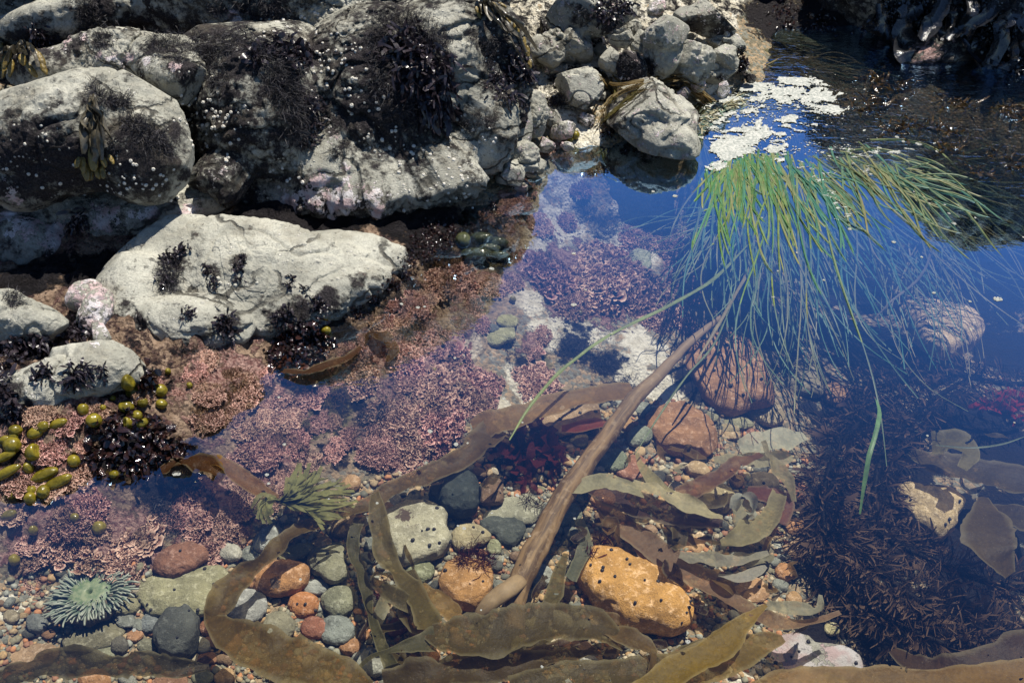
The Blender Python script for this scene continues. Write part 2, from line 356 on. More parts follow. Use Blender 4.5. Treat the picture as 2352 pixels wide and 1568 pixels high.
def floor_z(XY):
    XY = np.asarray(XY, float); out = np.empty(len(XY))
    for i in range(0, len(XY), 20000):
        q = XY[i:i+20000]; K = np.linalg.norm(q[:, None]-_cp[None, :, :2], axis=2)
        out[i:i+20000] = K@_w[:_n] + _w[_n] + q@_w[_n+1:]
    return np.clip(out, -.5, .5)
def axis_grid(a, b, fine0, fine1, step, big):
    mid = np.arange(fine0, fine1, step); out = []
    x = fine0; s = step; L = []
    while x > a: s *= big; x -= s; L.append(max(x, a))
    Rr = []; x = mid[-1]; s = step
    while x < b: s *= big; x += s; Rr.append(min(x, b))
    return np.concatenate([L[::-1], mid, Rr])
gx = axis_grid(-30, 30, -1.45, 1.75, .008, 1.25); gy = axis_grid(-20, 40, .55, 3.3, .008, 1.25)
XX, YY = np.meshgrid(gx, gy); XY = np.stack([XX.ravel(), YY.ravel()], 1)
Zf = floor_z(XY)
P3 = np.column_stack([XY, np.zeros(len(XY))])
fpx, fpy = proj(np.column_stack([XY, Zf]))
rocky = np.clip(sstep(-.02, .06, Zf) + sstep(1400, 1250, fpx)*0, 0, 1)
Zf = Zf + .016*fbm(P3, 7, 4, 3) + .006*fbm(P3, 40, 3, 8) + rocky*(.03*fbm(P3, 9, 4, 5)+.012*ridge(P3, 30, 3, 6))
far = sstep(2.5, 8, np.linalg.norm(XY-np.array([0, 1.8]), axis=1)); Zf += far*.4*fbm(P3, .6, 4, 9)
nx, ny = len(gx), len(gy)
ii = np.arange(nx*ny).reshape(ny, nx)
FQ = np.stack([ii[:-1, :-1].ravel(), ii[:-1, 1:].ravel(), ii[1:, 1:].ravel(), ii[1:, :-1].ravel()], 1)
FV3 = np.column_stack([XY, Zf])
def paintmask(V, blobs, pos, base=0.0):
    m = np.full(len(V), float(base))
    for (px, py, r, v) in blobs:
        c = pos(px, py); rr = r*pxs(c); d = np.linalg.norm((V-c)*np.array([1, 1, 1.0]), axis=1)/rr
        m = np.maximum(m, v*np.exp(-d*d*1.1)) if v > 0 else m*(1-(-v)*np.exp(-d*d*1.1))
    return m
def fpos(px, py):
    z = -.1
    for _ in range(6):
        c = G(px, py, z); z = float(floor_z(c[None, :2])[0])
    return G(px, py, z)
WHITE_B = [(1280,520,170,.62),(1450,560,160,.62),(1330,760,150,.62),(1480,780,120,.62),(1060,780,120,.6),(1250,380,120,.6),(1250,590,110,1),(1420,560,80,.9),(1380,620,80,.9),(1300,450,90,.8),(1450,470,120,.7),(1210,690,60,.9),(1290,720,80,.5),(1480,800,70,1),(1440,850,60,.9),(1520,900,70,1),(1250,770,60,.9),(1200,870,70,.8),
 (1040,720,70,1),(980,780,60,.9),(1000,700,50,.9),(1230,910,60,1),(1150,930,40,.8),(560,940,110,.7),(650,900,100,.7),(500,1000,60,.5),(800,1000,60,.5),(960,1050,60,.8),(1010,1010,50,.7),(1100,1060,50,.6),(20,1390,50,.8),
 (1290,380,60,.9),(1320,300,80,1),(1250,200,80,1),(1250,100,80,1),(1450,150,120,.9),(1600,180,80,.9),(1620,100,80,.8),(1350,60,90,.8),(1450,240,60,.9),(1370,240,50,1),(1850,1500,60,1),(1900,1530,80,1),(1720,1560,70,.9),
 (150,920,90,.5),(300,850,90,.7),(450,830,80,.6),(1540,340,60,.7),(1640,330,40,.6)]
PINK_B = [(1350,650,160,.95),(1500,690,100,.95),(1220,610,60,.9),(1450,560,60,.5),(1530,560,60,.8),(1220,500,60,.6),(1300,520,50,.4),(1230,880,60,.8),(1220,790,60,.7),(1550,640,60,.8),
 (1040,640,80,.9),(1120,650,60,.9),(880,800,90,.8),(1000,850,90,1),(1050,900,100,1),(1000,980,80,1),(880,980,110,.9),(930,1040,90,.9),(820,830,60,.8),(700,870,110,.5),(560,860,80,.9),(620,980,80,.7),(620,1050,70,1),(500,880,80,.7),(1700,600,60,.3),(420,940,80,.4),
 (480,1170,120,.9),(300,1260,110,1),(170,1180,130,.9),(60,1280,80,.8),(120,1100,120,.8),(60,970,100,.9),(200,930,90,.9),(330,900,80,.6),(560,1130,100,.8),(650,1100,70,.8),(120,1350,60,.4),(1270,330,60,.5),(1300,420,50,.5),(1180,470,60,.8),(1120,500,70,.6),
 (1850,180,90,.2),(2200,160,120,.3)]
DARK_B = [(300,1030,100,1),(200,1100,80,.6),(420,1060,70,.9),(330,1120,80,.7),(400,1200,70,.35),(150,1240,70,.4),(1400,520,80,.55),(1330,470,60,.5),(1360,590,60,.5),(1450,600,50,.5),(1560,560,50,.6),(1320,800,55,.9),(1395,835,50,.8),(1330,750,60,.6),(1250,920,50,.3),(1400,900,60,.6),(1210,850,60,.6),
 (700,830,90,1),(650,800,60,.9),(780,760,60,.9),(900,700,80,.7),(980,560,90,1),(1080,540,80,1),(1130,560,60,.9),(1150,620,50,.4),(920,640,60,.7),(850,970,70,.8),(760,1040,70,.7),(830,930,60,.6),(760,900,70,.5),(640,900,60,.3),
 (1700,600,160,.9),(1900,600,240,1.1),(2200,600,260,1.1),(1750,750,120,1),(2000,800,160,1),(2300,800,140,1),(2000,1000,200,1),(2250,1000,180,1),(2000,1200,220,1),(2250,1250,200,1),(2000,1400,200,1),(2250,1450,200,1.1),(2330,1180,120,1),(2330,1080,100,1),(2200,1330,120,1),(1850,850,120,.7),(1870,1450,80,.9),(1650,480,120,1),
 (1850,450,130,.9),(2100,450,160,.9),(2300,450,150,.9),(1750,250,110,.4),(2200,330,140,.25),(1800,60,120,1.2),(1950,60,160,1.2),(1130,1060,90,.8),(1230,1060,80,.9),(1600,880,80,.9),(1570,800,50,.6),  # strongest pair paints the cave's shade onto the channel floor
 (80,640,110,1.2),(200,620,90,1.2),(700,480,200,1.2),(950,490,120,1.2),(50,800,80,.9),(160,760,60,.8),(0,920,60,.9),(1310,220,40,.7),(1440,60,60,.7),(1380,180,30,.6),(1650,60,70,.7),(1480,390,50,.6),(1350,300,30,.4),  # strongest blobs paint in the shade under the outcrop and in the left cave
 (1500,1200,120,.35),(1150,1200,90,.25),(1000,1530,150,.3),(1450,1450,130,.5)]
GREEN_B = [(2000,230,120,.9),(2100,300,120,.9),(2250,330,140,.9),(2330,200,100,.9),(1950,150,90,.9),(1800,140,70,.8),(600,900,90,.6),(520,960,60,.5),(760,940,100,.8),(820,880,70,.7),(700,990,90,.7),(880,940,60,.6),(1000,600,60,.7),(1130,590,70,.8),(930,740,60,.7),(1250,830,60,.6),(1300,760,50,.6),(1500,540,80,.7),(1400,680,50,.4),(480,920,60,.4),(800,1180,70,.4),(1320,330,50,.5),(1300,400,60,.5),(1850,230,100,.8),(1900,120,90,.9),(2200,260,140,.5)]
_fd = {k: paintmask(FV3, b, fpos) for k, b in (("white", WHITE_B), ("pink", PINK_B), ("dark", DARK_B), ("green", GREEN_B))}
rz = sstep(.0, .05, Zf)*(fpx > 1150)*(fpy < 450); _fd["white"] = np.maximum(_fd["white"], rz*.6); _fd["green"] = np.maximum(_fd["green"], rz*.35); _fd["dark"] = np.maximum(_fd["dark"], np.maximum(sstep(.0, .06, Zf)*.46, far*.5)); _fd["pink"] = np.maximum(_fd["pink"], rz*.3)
# crusts and dark areas stand proud of the rock
FV3[:, 2] += .010*sstep(.35, .8, _fd["pink"])*(.5+fbm(P3, 60, 3, 12)) + .008*sstep(.4, .9, _fd["dark"])*sstep(-.3, .05, Zf)*fbm(P3, 70, 3, 13)
_lump = sstep(-.09, -.03, Zf)*sstep(.09, .05, Zf)*sstep(1180, 1080, fpx)*sstep(560, 640, fpy)*sstep(1300, 1200, fpy); Zf = Zf + _lump*(.028*fbm(P3, 11, 3, 44)+.012*fbm(P3, 33, 3, 45)); FV3[:, 2] += _lump*(.028*fbm(P3, 11, 3, 44)+.012*fbm(P3, 33, 3, 45))
_fd["shore"] = sstep(-.115, -.05, Zf)*sstep(1330, 1230, fpy)*sstep(1260, 1180, fpx)*sstep(440, 500, fpy); _fd["pink"] = np.maximum(_fd["pink"], _fd["shore"]*.50*(fpx < 1300)*(fpy > 500)); _fd["dark"] = np.maximum(_fd["dark"], _fd["shore"]*.30)
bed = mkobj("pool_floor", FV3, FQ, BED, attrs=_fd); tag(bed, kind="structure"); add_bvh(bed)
wx = np.array([-30, -3, 3, 30.0]); wy = np.array([-20, -.5, 4, 40.0])
WX, WY = np.meshgrid(wx, wy); wi = np.arange(16).reshape(4, 4)
water = mkobj("water", np.column_stack([WX.ravel(), WY.ravel(), np.zeros(16)]), np.stack([wi[:-1, :-1].ravel(), wi[:-1, 1:].ravel(), wi[1:, 1:].ravel(), wi[1:, :-1].ravel()], 1), WATER)
tag(water, kind="structure")

# ------------------------------------------------------------------ boulders: unions of ellipsoids, weathered by noise
def ell(px, py, Y, r1, r2, r3, tilt=48, roll=0):
    """photo position, distance Y from the camera; radii in photo pixels: across, up the slope, through; tilt of the slope in degrees"""
    C = GY(px, py, Y) if Y > 1.0 else G(px, py, Y); s = pxs(C); t = math.radians(tilt); ro = math.radians(roll)
    e1 = np.array([1.0, 0, 0]); e2 = np.array([0, math.cos(t), math.sin(t)]); e3 = np.array([0, -math.sin(t), math.cos(t)])
    a = math.cos(ro)*e1 + math.sin(ro)*e2; b = -math.sin(ro)*e1 + math.cos(ro)*e2
    return C, np.array([a, b, e3]), np.array([r1, r2, r3])*s
def ellw(C, R): return np.array(C, float), np.eye(3), np.array(R, float)
def rock(name, label, ells, level=6, k=.012, disp=.012, freq=9, seed=1, group=None, dark=(), white=(), pink=(), basedark=0.0, basewhite=0.0, crack=.5, ctr=None, facet=0.0, cut=0.0):
    D, F = ico(level)
    vol = np.array([np.prod(e[2]) for e in ells]); C0 = (np.array([e[0] for e in ells])*vol[:, None]).sum(0)/vol.sum() if ctr is None else ctr
    Rm = max(np.linalg.norm(e[0]-C0)+e[2].max() for e in ells)*1.02
    def f(P):
        d = None
        for C, A, R in ells:
            q = ((P-C)@A.T)/R; di = (np.linalg.norm(q, axis=1)-1)*R.min()
            if d is None: d = di
            else:
                h = np.clip(.5+.5*(d-di)/k, 0, 1); d = d*(1-h)+di*h - k*h*(1-h)
        return d
    r = np.full(len(D), Rm); act = np.arange(len(D))
    for _ in range(90):
        v = f(C0 + D[act]*r[act, None]); r[act] -= np.maximum(v, 0)*.95
        act = act[v > 2e-4]
        if not len(act): break
    r = np.maximum(r, .2*min(e[2].min() for e in ells))
    V = C0 + D*r[:, None]
    n1 = fbm(V, freq, 5, seed); n2 = ridge(V, freq*1.7, 3, seed+5); n3 = fbm(V, freq*9, 3, seed+9)
    off = disp*n1 + disp*.7*crack*(np.minimum(n2, .3)) + disp*.26*n3
    cr = fbm(V+.7, freq*.55, 3, seed+21); off -= disp*1.3*crack*np.exp(-(cr/.035)**2)
    off += disp*.5*np.maximum(0, fbm(V+2.1, freq*2.6, 2, seed+31))
    if facet > 0:
        st = fbm(V+.3, freq*1.1, 2, seed+3); off += facet*(np.round(st*4)/4-st)
    V = V + D*off[:, None]
    if cut > 0:     # broken faces
        rc_ = np.random.default_rng(seed+77)
        for _ in range(12):
            nn = rc_.normal(size=3); nn /= np.linalg.norm(nn); dd = (V-C0)@nn; lim = dd.max()*rc_.uniform(1-cut, .98); V = V - nn*(np.maximum(dd-lim, 0)*.88)[:, None]
    at = {}
    hp = lambda px, py: surf(px, py)
    tmp = mesh_from("tmp", V, F); bt = bvh_of(tmp); bpy.data.meshes.remove(tmp)
    def surf(px, py):
        rr = ray(px, py); rr = rr/np.linalg.norm(rr); h = bt.ray_cast(Vector(CP), Vector(rr))
        if h[0] is not None: return np.array(h[0])
        q = CP + rr*np.linalg.norm(C0-CP); return np.array(bt.find_nearest(Vector(q))[0])
    at["dark"] = paintmask(V, dark, surf, basedark); at["white"] = np.maximum(paintmask(V, white, surf), basewhite); at["pink"] = paintmask(V, pink, surf)
    base = C0.copy(); base[2] = V[:, 2].min()
    o = mkobj(name, V, F, ROCK, loc=base, attrs=at); tag(o, label, "rock", group); add_bvh(o); return o

R_main = rock("rock_outcrop", "broad grey rock outcrop with black turf, seaweed tufts and white barnacles behind the pool", [
    ell(600,250,2.02,150,190,150,55,0), ell(690,400,1.93,60,90,70,60,10), ell(860,250,2.12,200,230,170,60,0), ell(760,400,1.92,100,95,70,50,-10),
    ell(890,400,1.95,110,85,70,45,-5), ell(1000,180,2.16,150,190,150,60,-20), ell(1130,170,2.16,85,170,100,62,10), ell(1060,385,1.97,150,48,60,45,32),
    ell(1150,290,2.0,40,90,55,60,-15), ell(500,420,1.83,70,50,60,45,0), ell(640,-60,2.45,420,240,230,60,0), ell(960,-90,2.5,230,220,200,60,0), ell(480,180,2.05,90,120,90,55,0), ell(680,470,1.90,240,34,60,40,0), ell(850,462,1.86,150,36,60,45,4), ell(1010,440,1.88,120,36,55,45,16)],
    level=8, k=.014, disp=.03, freq=9, seed=4, basedark=.64, facet=.018,
    dark=[(560,130,110,1),(650,200,110,.9),(700,100,90,1),(620,60,80,.8),(800,60,90,.8),(850,130,110,1),(930,220,120,1),(960,100,80,1),(1000,120,60,.9),(660,300,80,1),(820,260,110,1),(560,300,90,.8),(520,200,60,.7),(900,310,80,1),(1010,230,50,.9),(1110,160,70,.9),(1150,100,50,.9),(600,400,60,.8),(700,450,70,.6),(1080,310,60,.6),(1120,250,50,.7),(1170,330,30,.7),(780,350,50,.5),(560,450,70,.9),(950,60,60,.7),(480,130,80,.8),(440,60,80,.8),(600,-40,200,.5),(590,60,30,-.8),(500,50,35,-.7),(770,20,60,-.9),(790,60,40,-.7),(1040,40,50,-1),(1060,100,35,-1),(1070,160,40,-1),(700,340,50,-.9),(760,370,45,-.9),(800,410,45,-.9),(880,410,50,-.9),(930,430,50,-.9),(1110,380,75,-.95),(1040,430,50,-.8),(1010,350,45,-.8),(1060,220,30,-.7),(640,430,30,-.6),(1180,270,40,-.8)],
    white=[(760,310,30,.7),(790,380,25,.6),(740,420,40,.8),(810,440,50,.9),(780,470,50,.9),(860,450,50,.7),(900,440,40,.6),(1000,430,40,.3),(520,380,40,.7),(500,400,30,.6),(540,40,30,.8),(500,30,20,.8),(1240,150,30,.5),(1190,380,30,.6),(1120,440,40,.6),(660,470,50,.8),(720,450,50,.8),(770,480,60,.9),(860,480,50,.8),(1050,470,40,.6)])
R_dome = rock("boulder", "large rounded grey boulder with pale bald crown and hanging rockweed at the left edge", [
    ell(190,300,1.80,230,140,150,55,3), ell(330,360,1.74,110,110,90,55,-20), ell(60,360,1.76,150,120,110,55,0)], level=7, k=.03, disp=.016, freq=8, seed=11, basedark=.22, facet=.008, cut=.10,
    dark=[(150,380,140,1),(330,370,120,1),(60,350,110,1),(60,350,90,.9),(60,420,90,.9),(30,300,60,.6),(130,400,80,.9),(120,300,60,.7),(300,300,70,.9),(350,340,70,1),(260,240,40,.7),(200,230,40,.6),(330,420,70,.9),(240,430,80,.9),(400,300,40,.9),(420,400,40,.7),(160,470,90,.8),(20,250,40,.4)],  # blobs over the face carry turf film and part of the face's shade
    white=[(20,440,40,.5),(30,460,30,.7)])
R_ridge = rock("boulder", "long low grey ridge of rock rising behind the rounded boulder", [
    ell(300,150,2.02,190,80,90,50,0), ell(400,180,1.95,90,55,70,50,-20), ell(120,170,2.0,110,55,80,50,0)], level=7, k=.015, disp=.020, freq=10, seed=21, basedark=.3, facet=.01, cut=.15,
    dark=[(260,180,60,.5),(360,110,50,.9),(420,150,60,.9),(330,190,80,.6),(170,100,60,.8),(120,130,60,.7),(230,90,50,.6),(60,120,60,.9)],
    white=[(225,130,18,1),(255,135,18,1),(300,135,18,1),(335,140,18,1),(150,85,30,.7),(190,90,22,.7),(120,110,20,.6),(400,150,20,.9),(280,150,20,.6)])
R_top = rock("boulder", "pale flat topped rock in the top left corner with black turf along its edge", [
    ell(200,60,2.3,230,60,110,40,12), ell(430,30,2.35,160,70,110,45,0), ell(330,-60,2.5,260,110,150,45,0)], level=7, k=.02, disp=.02, freq=9, seed=31, basedark=.25, facet=.01, cut=.15,
    dark=[(60,100,60,.9),(220,90,60,1),(215,40,60,.9),(230,10,50,.9),(320,60,60,.9),(370,40,50,.7),(160,110,60,.9),(450,80,60,.9),(120,110,40,.8)], white=[(190,80,20,.4)])
R_slab = rock("boulder", "wide pale slab of rock with scattered black tufts lying at the water's edge", [
    ell(540,640,1.58,270,150,70,24,-4), ell(800,590,1.67,150,62,50,16,-6), ell(670,705,1.51,190,62,45,24,22), ell(420,745,1.44,170,66,55,24,-6), ell(730,635,1.60,165,84,52,22,-4), ell(640,690,1.54,190,84,50,24,10), ell(310,700,1.49,80,110,60,30,10), ell(350,570,1.66,140,50,60,30,30), ell(300,640,1.55,80,60,60,30,20)],
    level=8, k=.012, disp=.015, freq=9, seed=41, basedark=.05, facet=.008, cut=.12, dark=[(400,610,35,.9),(380,650,35,.8),(550,600,22,.9),(490,620,25,.7),(600,690,25,.5),(320,740,28,.9),(340,780,30,.9),(290,700,20,.7),(530,740,30,.8),(700,710,50,.8),(760,690,50,.8),(650,740,50,.9),(820,650,30,.5),(870,640,20,.5),(440,800,60,.7),(270,660,20,.6),(520,810,50,.6),(600,800,50,.7),(450,540,15,.6)],
    white=[(500,760,50,.25),(620,770,50,.3)], pink=[(500,815,50,.5),(600,790,40,.5)])
R_ledge = rock("boulder", "narrow grey ledge with white crusts beneath the rounded boulder", [
    ell(330,500,1.78,110,50,60,45,0), ell(60,560,1.74,120,75,80,50,-10), ell(200,500,1.80,150,60,70,45,0), ell(470,460,1.84,70,50,60,45,0)], level=7, k=.012, disp=.018, freq=10, seed=51, basedark=.3, facet=.01, cut=.15,
    dark=[(180,560,80,.8),(60,500,40,.6),(330,560,60,.7),(260,500,40,.6),(400,450,40,.7)], white=[(130,530,35,1),(170,520,30,.9),(110,550,25,.8),(10,500,30,.8),(60,490,30,.6),(230,510,35,.9),(270,490,30,.7),(190,500,25,.8),(430,490,25,1),(60,470,20,.7),(30,540,25,.7),(300,490,20,.8),(350,470,20,.6),(140,545,60,.85),(60,520,50,.8),(240,500,60,.85),(20,480,40,.8),(340,490,40,.8),(440,480,40,.9)])
R_sl = rock("boulder", "small pale rounded rock at the left edge below the dark crevice", [
    ell(45,740,.10,120,56,66,34,-8), ell(-20,720,.12,90,60,70,30,0)], level=7, disp=.012, freq=10, seed=61, facet=.006, cut=.2, dark=[(60,800,60,.9),(150,760,30,.7)], white=[(190,720,30,.4)])
R_low = rock("boulder", "low grey rock with black seaweed sprigs above the pink coralline shore", [
    ell(170,870,.085,150,62,60,28,12), ell(60,915,.075,90,46,50,25,10), ell(260,840,.08,90,42,50,25,-12), ell(190,815,.09,70,30,40,30,0)], level=7, k=.02, disp=.014, freq=10, seed=71, facet=.008, cut=.15, dark=[(190,870,25,.5),(120,860,25,.7),(10,900,50,.9),(60,940,40,.6)], pink=[(130,955,50,.6),(250,920,40,.5)], white=[(220,790,20,.5)])
R_crust = rock("boulder", "small rock covered in white crust in the gap left of the pale slab", [
    ell(220,720,.085,36,60,36,35,-10), ell(195,680,.09,45,36,36,30,30), ell(234,775,.085,20,20,20,35,0)], level=6, k=.008, disp=.008, freq=16, seed=81, basewhite=.62, dark=[(180,740,30,.8)])
GB = "grey boulders heaped behind the pool"
BK = [("tall pale boulder with a crack across its middle at the back of the heap", [ell(1525,75,.20,58,52,60,55,0), ell(1525,130,.14,52,50,50,55,0)], [(1490,150,30,.8),(1520,100,20,.4)]),
 ("smooth white dome shaped boulder just right of the cracked tall boulder", [ell(1590,140,.11,52,48,50,50,0)], [(1620,170,20,.5)]),
 ("flat pale shelf of rock at the left end of the boulder heap", [ell(1310,105,.13,85,38,50,40,-5), ell(1250,120,.13,50,40,40,40,0)], [(1260,100,20,.5)]),
 ("pale egg shaped boulder leaning left beside the dark turf covered rock", [ell(1410,140,.13,42,28,36,45,-20)], []),
 ("small boulder wholly covered in black turf in the middle of the heap", [ell(1447,155,.13,28,36,30,50,10)], [(1447,150,60,1.3)]),
 ("big pale sloping rock draped with strands of weed at the water", [ell(1490,270,.06,110,85,80,35,-25), ell(1530,330,.03,80,60,60,35,-30), ell(1440,235,.08,60,45,50,40,10)], [(1440,330,30,.9),(1460,350,30,.8),(1400,280,50,.7),(1500,380,50,.8)]),
 ("low pale rock left of the weed draped rock", [ell(1330,205,.09,60,50,50,40,0)], [(1290,220,30,.6),(1290,260,25,.5)]),
 ("vertical fluted rock standing beside the right end of the outcrop", [ell(1225,250,.10,32,80,45,60,0), ell(1195,290,.10,28,70,40,60,0)], [(1240,180,20,.4)]),
 ("dark hollow sided rock topped white at the back right of the heap", [ell(1610,40,.16,65,30,50,50,0), ell(1650,50,.14,50,40,45,50,0)], [(1660,60,50,.9),(1600,60,40,.8)]),
 ("grey speckled rock at the top edge behind the shelf", [ell(1330,30,.2,80,60,70,50,0), ell(1400,40,.2,60,50,60,50,0)], [(1330,40,40,.7),(1400,60,40,.9)]),
 ("small round pale boulder low on the right end of the heap", [ell(1665,135,.09,30,30,30,45,0)], []),
 ("pair of fused pale cobbles above the small round boulder", [ell(1655,90,.11,28,24,26,45,0), ell(1690,110,.09,22,20,24,45,0)], []),
 ("knobbly pale rock at the foot of the fluted rock by the water", [ell(1205,360,.06,40,50,36,50,20), ell(1170,400,.04,36,34,34,45,0)], [(1190,400,20,.4)]),
 ("small grey cobble perched on the black crevice above the heap", [ell(1430,85,.17,26,20,24,45,0)], []),
 ("pale rounded cobble wedged left of the cracked tall boulder", [ell(1470,100,.15,24,26,26,45,0)], []),
 ("flat pale stone between the white dome boulder and the weed draped rock", [ell(1640,170,.05,60,22,30,35,-8)], [(1660,180,20,.6)]),
]
for i, (lb, es, dk) in enumerate(BK):
    rock("boulder", lb, es, level=6, k=.008, disp=.018, freq=13, seed=100+i*7, facet=.004, cut=.38, group=GB, dark=dk, basedark=.12, basewhite=.33)
rk = np.random.default_rng(77); KL = [("the cracked tall boulder",1525,100),("the white dome boulder",1590,140),("the pale shelf",1310,105),("the egg shaped boulder",1410,140),("the weed draped rock",1490,270),("the low pale rock",1330,205),("the fluted rock",1225,250),("the channel mouth",1680,110),("the speckled rock",1340,40)]
for i, (x, y, r) in enumerate([(1255,60,24),(1290,75,16),(1370,95,18),(1385,120,14),(1450,60,20),(1465,125,14),(1480,180,22),(1440,195,18),(1380,215,16),(1350,165,16),(1270,160,20),(1285,190,14),(1550,185,20),(1600,190,18),(1635,150,14),(1645,115,18),(1680,95,14),(1700,150,16),(1720,175,12),(1560,50,18),(1580,85,16),(1620,80,14),(1290,300,22),(1250,330,20),(1300,335,14),(1225,380,20),(1195,430,18),(1345,275,16),(1265,270,18),(1570,215,14),(1660,200,14),(1400,50,16),(1500,20,22)]):
    z_ = float(floor_z(fpos(x, y)[None, :2])[0])+.012; nm, lx, ly = min(KL, key=lambda t: (t[1]-x)**2+(t[2]-y)**2)
    sd = ("right of " if x > lx else "left of ") if abs(x-lx) > abs(y-ly) else ("in front of " if y > ly else "behind ")
    rock("boulder", f"{'small' if r < 17 else 'fist sized'} crusted pale cobble {sd}{nm}", [ell(x, y, z_, r*rk.uniform(.9, 1.4), r*rk.uniform(.7, 1), r*.9, 40, rk.uniform(-40, 40)), ell(x+r*.3, y+r*.2, z_, r*.8, r*.7, r*.8, 40, rk.uniform(-40, 40))], level=5, k=.006, disp=.012, freq=22, seed=600+i, group=GB, basedark=rk.choice([.1, .3, .6]), basewhite=rk.choice([.2, .45, .6]), facet=.006, cut=.45)
R_far = rock("cliff", "dark rock wall hung with glossy black kelp at the top right", [
    ell(2180,20,2.85,170,130,90,60,0), ell(2330,60,2.75,150,140,90,60,0), ell(2080,60,2.85,90,80,60,55,0), ell(1990,0,3.0,110,100,80,60,0), ell(2420,-80,2.95,300,260,150,65,0), ell(2140,-140,3.1,240,230,130,65,0), ell(2130,150,2.66,120,30,50,40,10), ell(2420,190,2.6,140,50,70,45,0)],
    level=7, k=.02, disp=.035, freq=7, seed=201, basedark=.75, pink=[(2120,110,70,.7),(2060,60,50,.7),(2250,190,60,.7),(2330,60,60,.5),(2300,200,80,.6),(2170,60,40,.5)])
R_back = rock("cliff", "towering dark rock behind the kelp hung wall at the top right corner", [
    ellw([1.72,2.98,.30],[.44,.28,.58]), ellw([1.22,2.98,.18],[.27,.22,.42]), ellw([2.25,3.0,.3],[.5,.33,.52])], level=7, k=.03, disp=.04, freq=8, seed=231, basedark=.55, pink=[(2300,20,60,.5)])
R_gap = rock("cliff", "added rock face that shades the channel at the top, painted black for cave shade", [
    ell(1760,-50,3.2,130,130,80,70,0), ell(1900,-50,3.15,150,140,80,70,0), ell(1480,-110,3.3,260,120,90,70,0), ell(1820,-160,3.35,260,200,110,70,0)], level=6, k=.02, disp=.04, freq=7, seed=221, basedark=1.0)  # full dark paints in the gap's shade; tall lobes added to shade the channel
R_sky_block = rock("cliff", "low black rock added to block the sky reflection in the narrow channel", [ellw([.80,3.22,.10],[.46,.20,.34]), ellw([.45,3.3,.12],[.35,.2,.30])], level=6, k=.03, disp=.04, freq=7, seed=227, basedark=1.0)  # out of view, added to keep the sky's reflection out of the channel
R_cliff = rock("cliff", "tall grey rock face rising past the top edge behind the broad outcrop", [
    ellw([-.62,2.66,.55],[.50,.24,.72]), ellw([-1.35,2.6,.5],[.55,.3,.70]), ellw([-.20,2.70,.42],[.21,.2,.62]), ellw([-.34,2.68,.45],[.24,.2,.68])], level=7, k=.03, disp=.03, freq=6, seed=241, basedark=.5, facet=.02)
# ------------------------------------------------------------------ strips, blades, tubes
rng = np.random.default_rng(7)
def unit(v): return v/np.maximum(np.linalg.norm(v, axis=-1, keepdims=True), 1e-9)
def blades(root, d, L, w, seg=5, droop=.15, curl=.15, twist=1.0, rg=None, prof=None, cup=0.0, vkeep=1.0, jit=.04):
    """n curved blades at once -> V, F, t"""
    rg = rg or rng; n = len(root); root = np.asarray(root, float); d = unit(np.asarray(d, float))
    L = np.broadcast_to(L, n); w = np.broadcast_to(w, n); ax = unit(rg.normal(size=(n, 3))); cv = rg.normal(size=(n, 3))*curl
    p = root.copy(); nodes = [p.copy()]; tan = [d.copy()]
    for k in range(seg):
        d = unit(d + np.array([0, 0, -droop]) + cv + rg.normal(size=(n, 3))*jit); p = p + d*(L/seg)[:, None]; nodes.append(p.copy()); tan.append(d.copy())
    tw = rg.uniform(-1, 1, n)*twist; prof = prof or (lambda t: np.clip(1.15-t, 0, 1)**.5*np.clip(t*6+.35, 0, 1))
    V = []; T = []
    for k in range(seg+1):
        t = k/seg; s = unit(np.cross(tan[k], ax)); b = np.cross(tan[k], s); a = (tw*t)[:, None]
        s = s*np.cos(a)+b*np.sin(a); ww = (w*prof(t)*.5)[:, None]
        V += [nodes[k]-s*ww, nodes[k]+s*ww]; T += [np.full(n, t)]*2
    V = np.stack(V, 1); m = (seg+1)*2; T = np.stack(T, 1)
    base = (np.arange(n)*m)[:, None, None]; q = np.array([[2*k, 2*k+1, 2*k+3, 2*k+2] for k in range(seg)])[None]
    return V.reshape(-1, 3), (base+q).reshape(-1, 4), T.ravel()
def join(parts):
    V = []; F = []; T = []; o = 0
    for v, f, t in parts: V.append(v); F.append(f+o); T.append(t); o += len(v)
    return np.concatenate(V), np.concatenate(F), np.concatenate(T)
def crom(P, n=6):
    P = np.asarray(P, float); Q = np.vstack([2*P[0]-P[1], P, 2*P[-1]-P[-2]]); out = []
    for i in range(1, len(Q)-2):
        a, b, c, e = Q[i-1], Q[i], Q[i+1], Q[i+2]
        for t in np.arange(n)/n:
            out.append(.5*((2*b)+(-a+c)*t+(2*a-5*b+4*c-e)*t*t+(-a+3*b-3*c+e)*t**3))
    out.append(Q[-2]); return np.array(out)
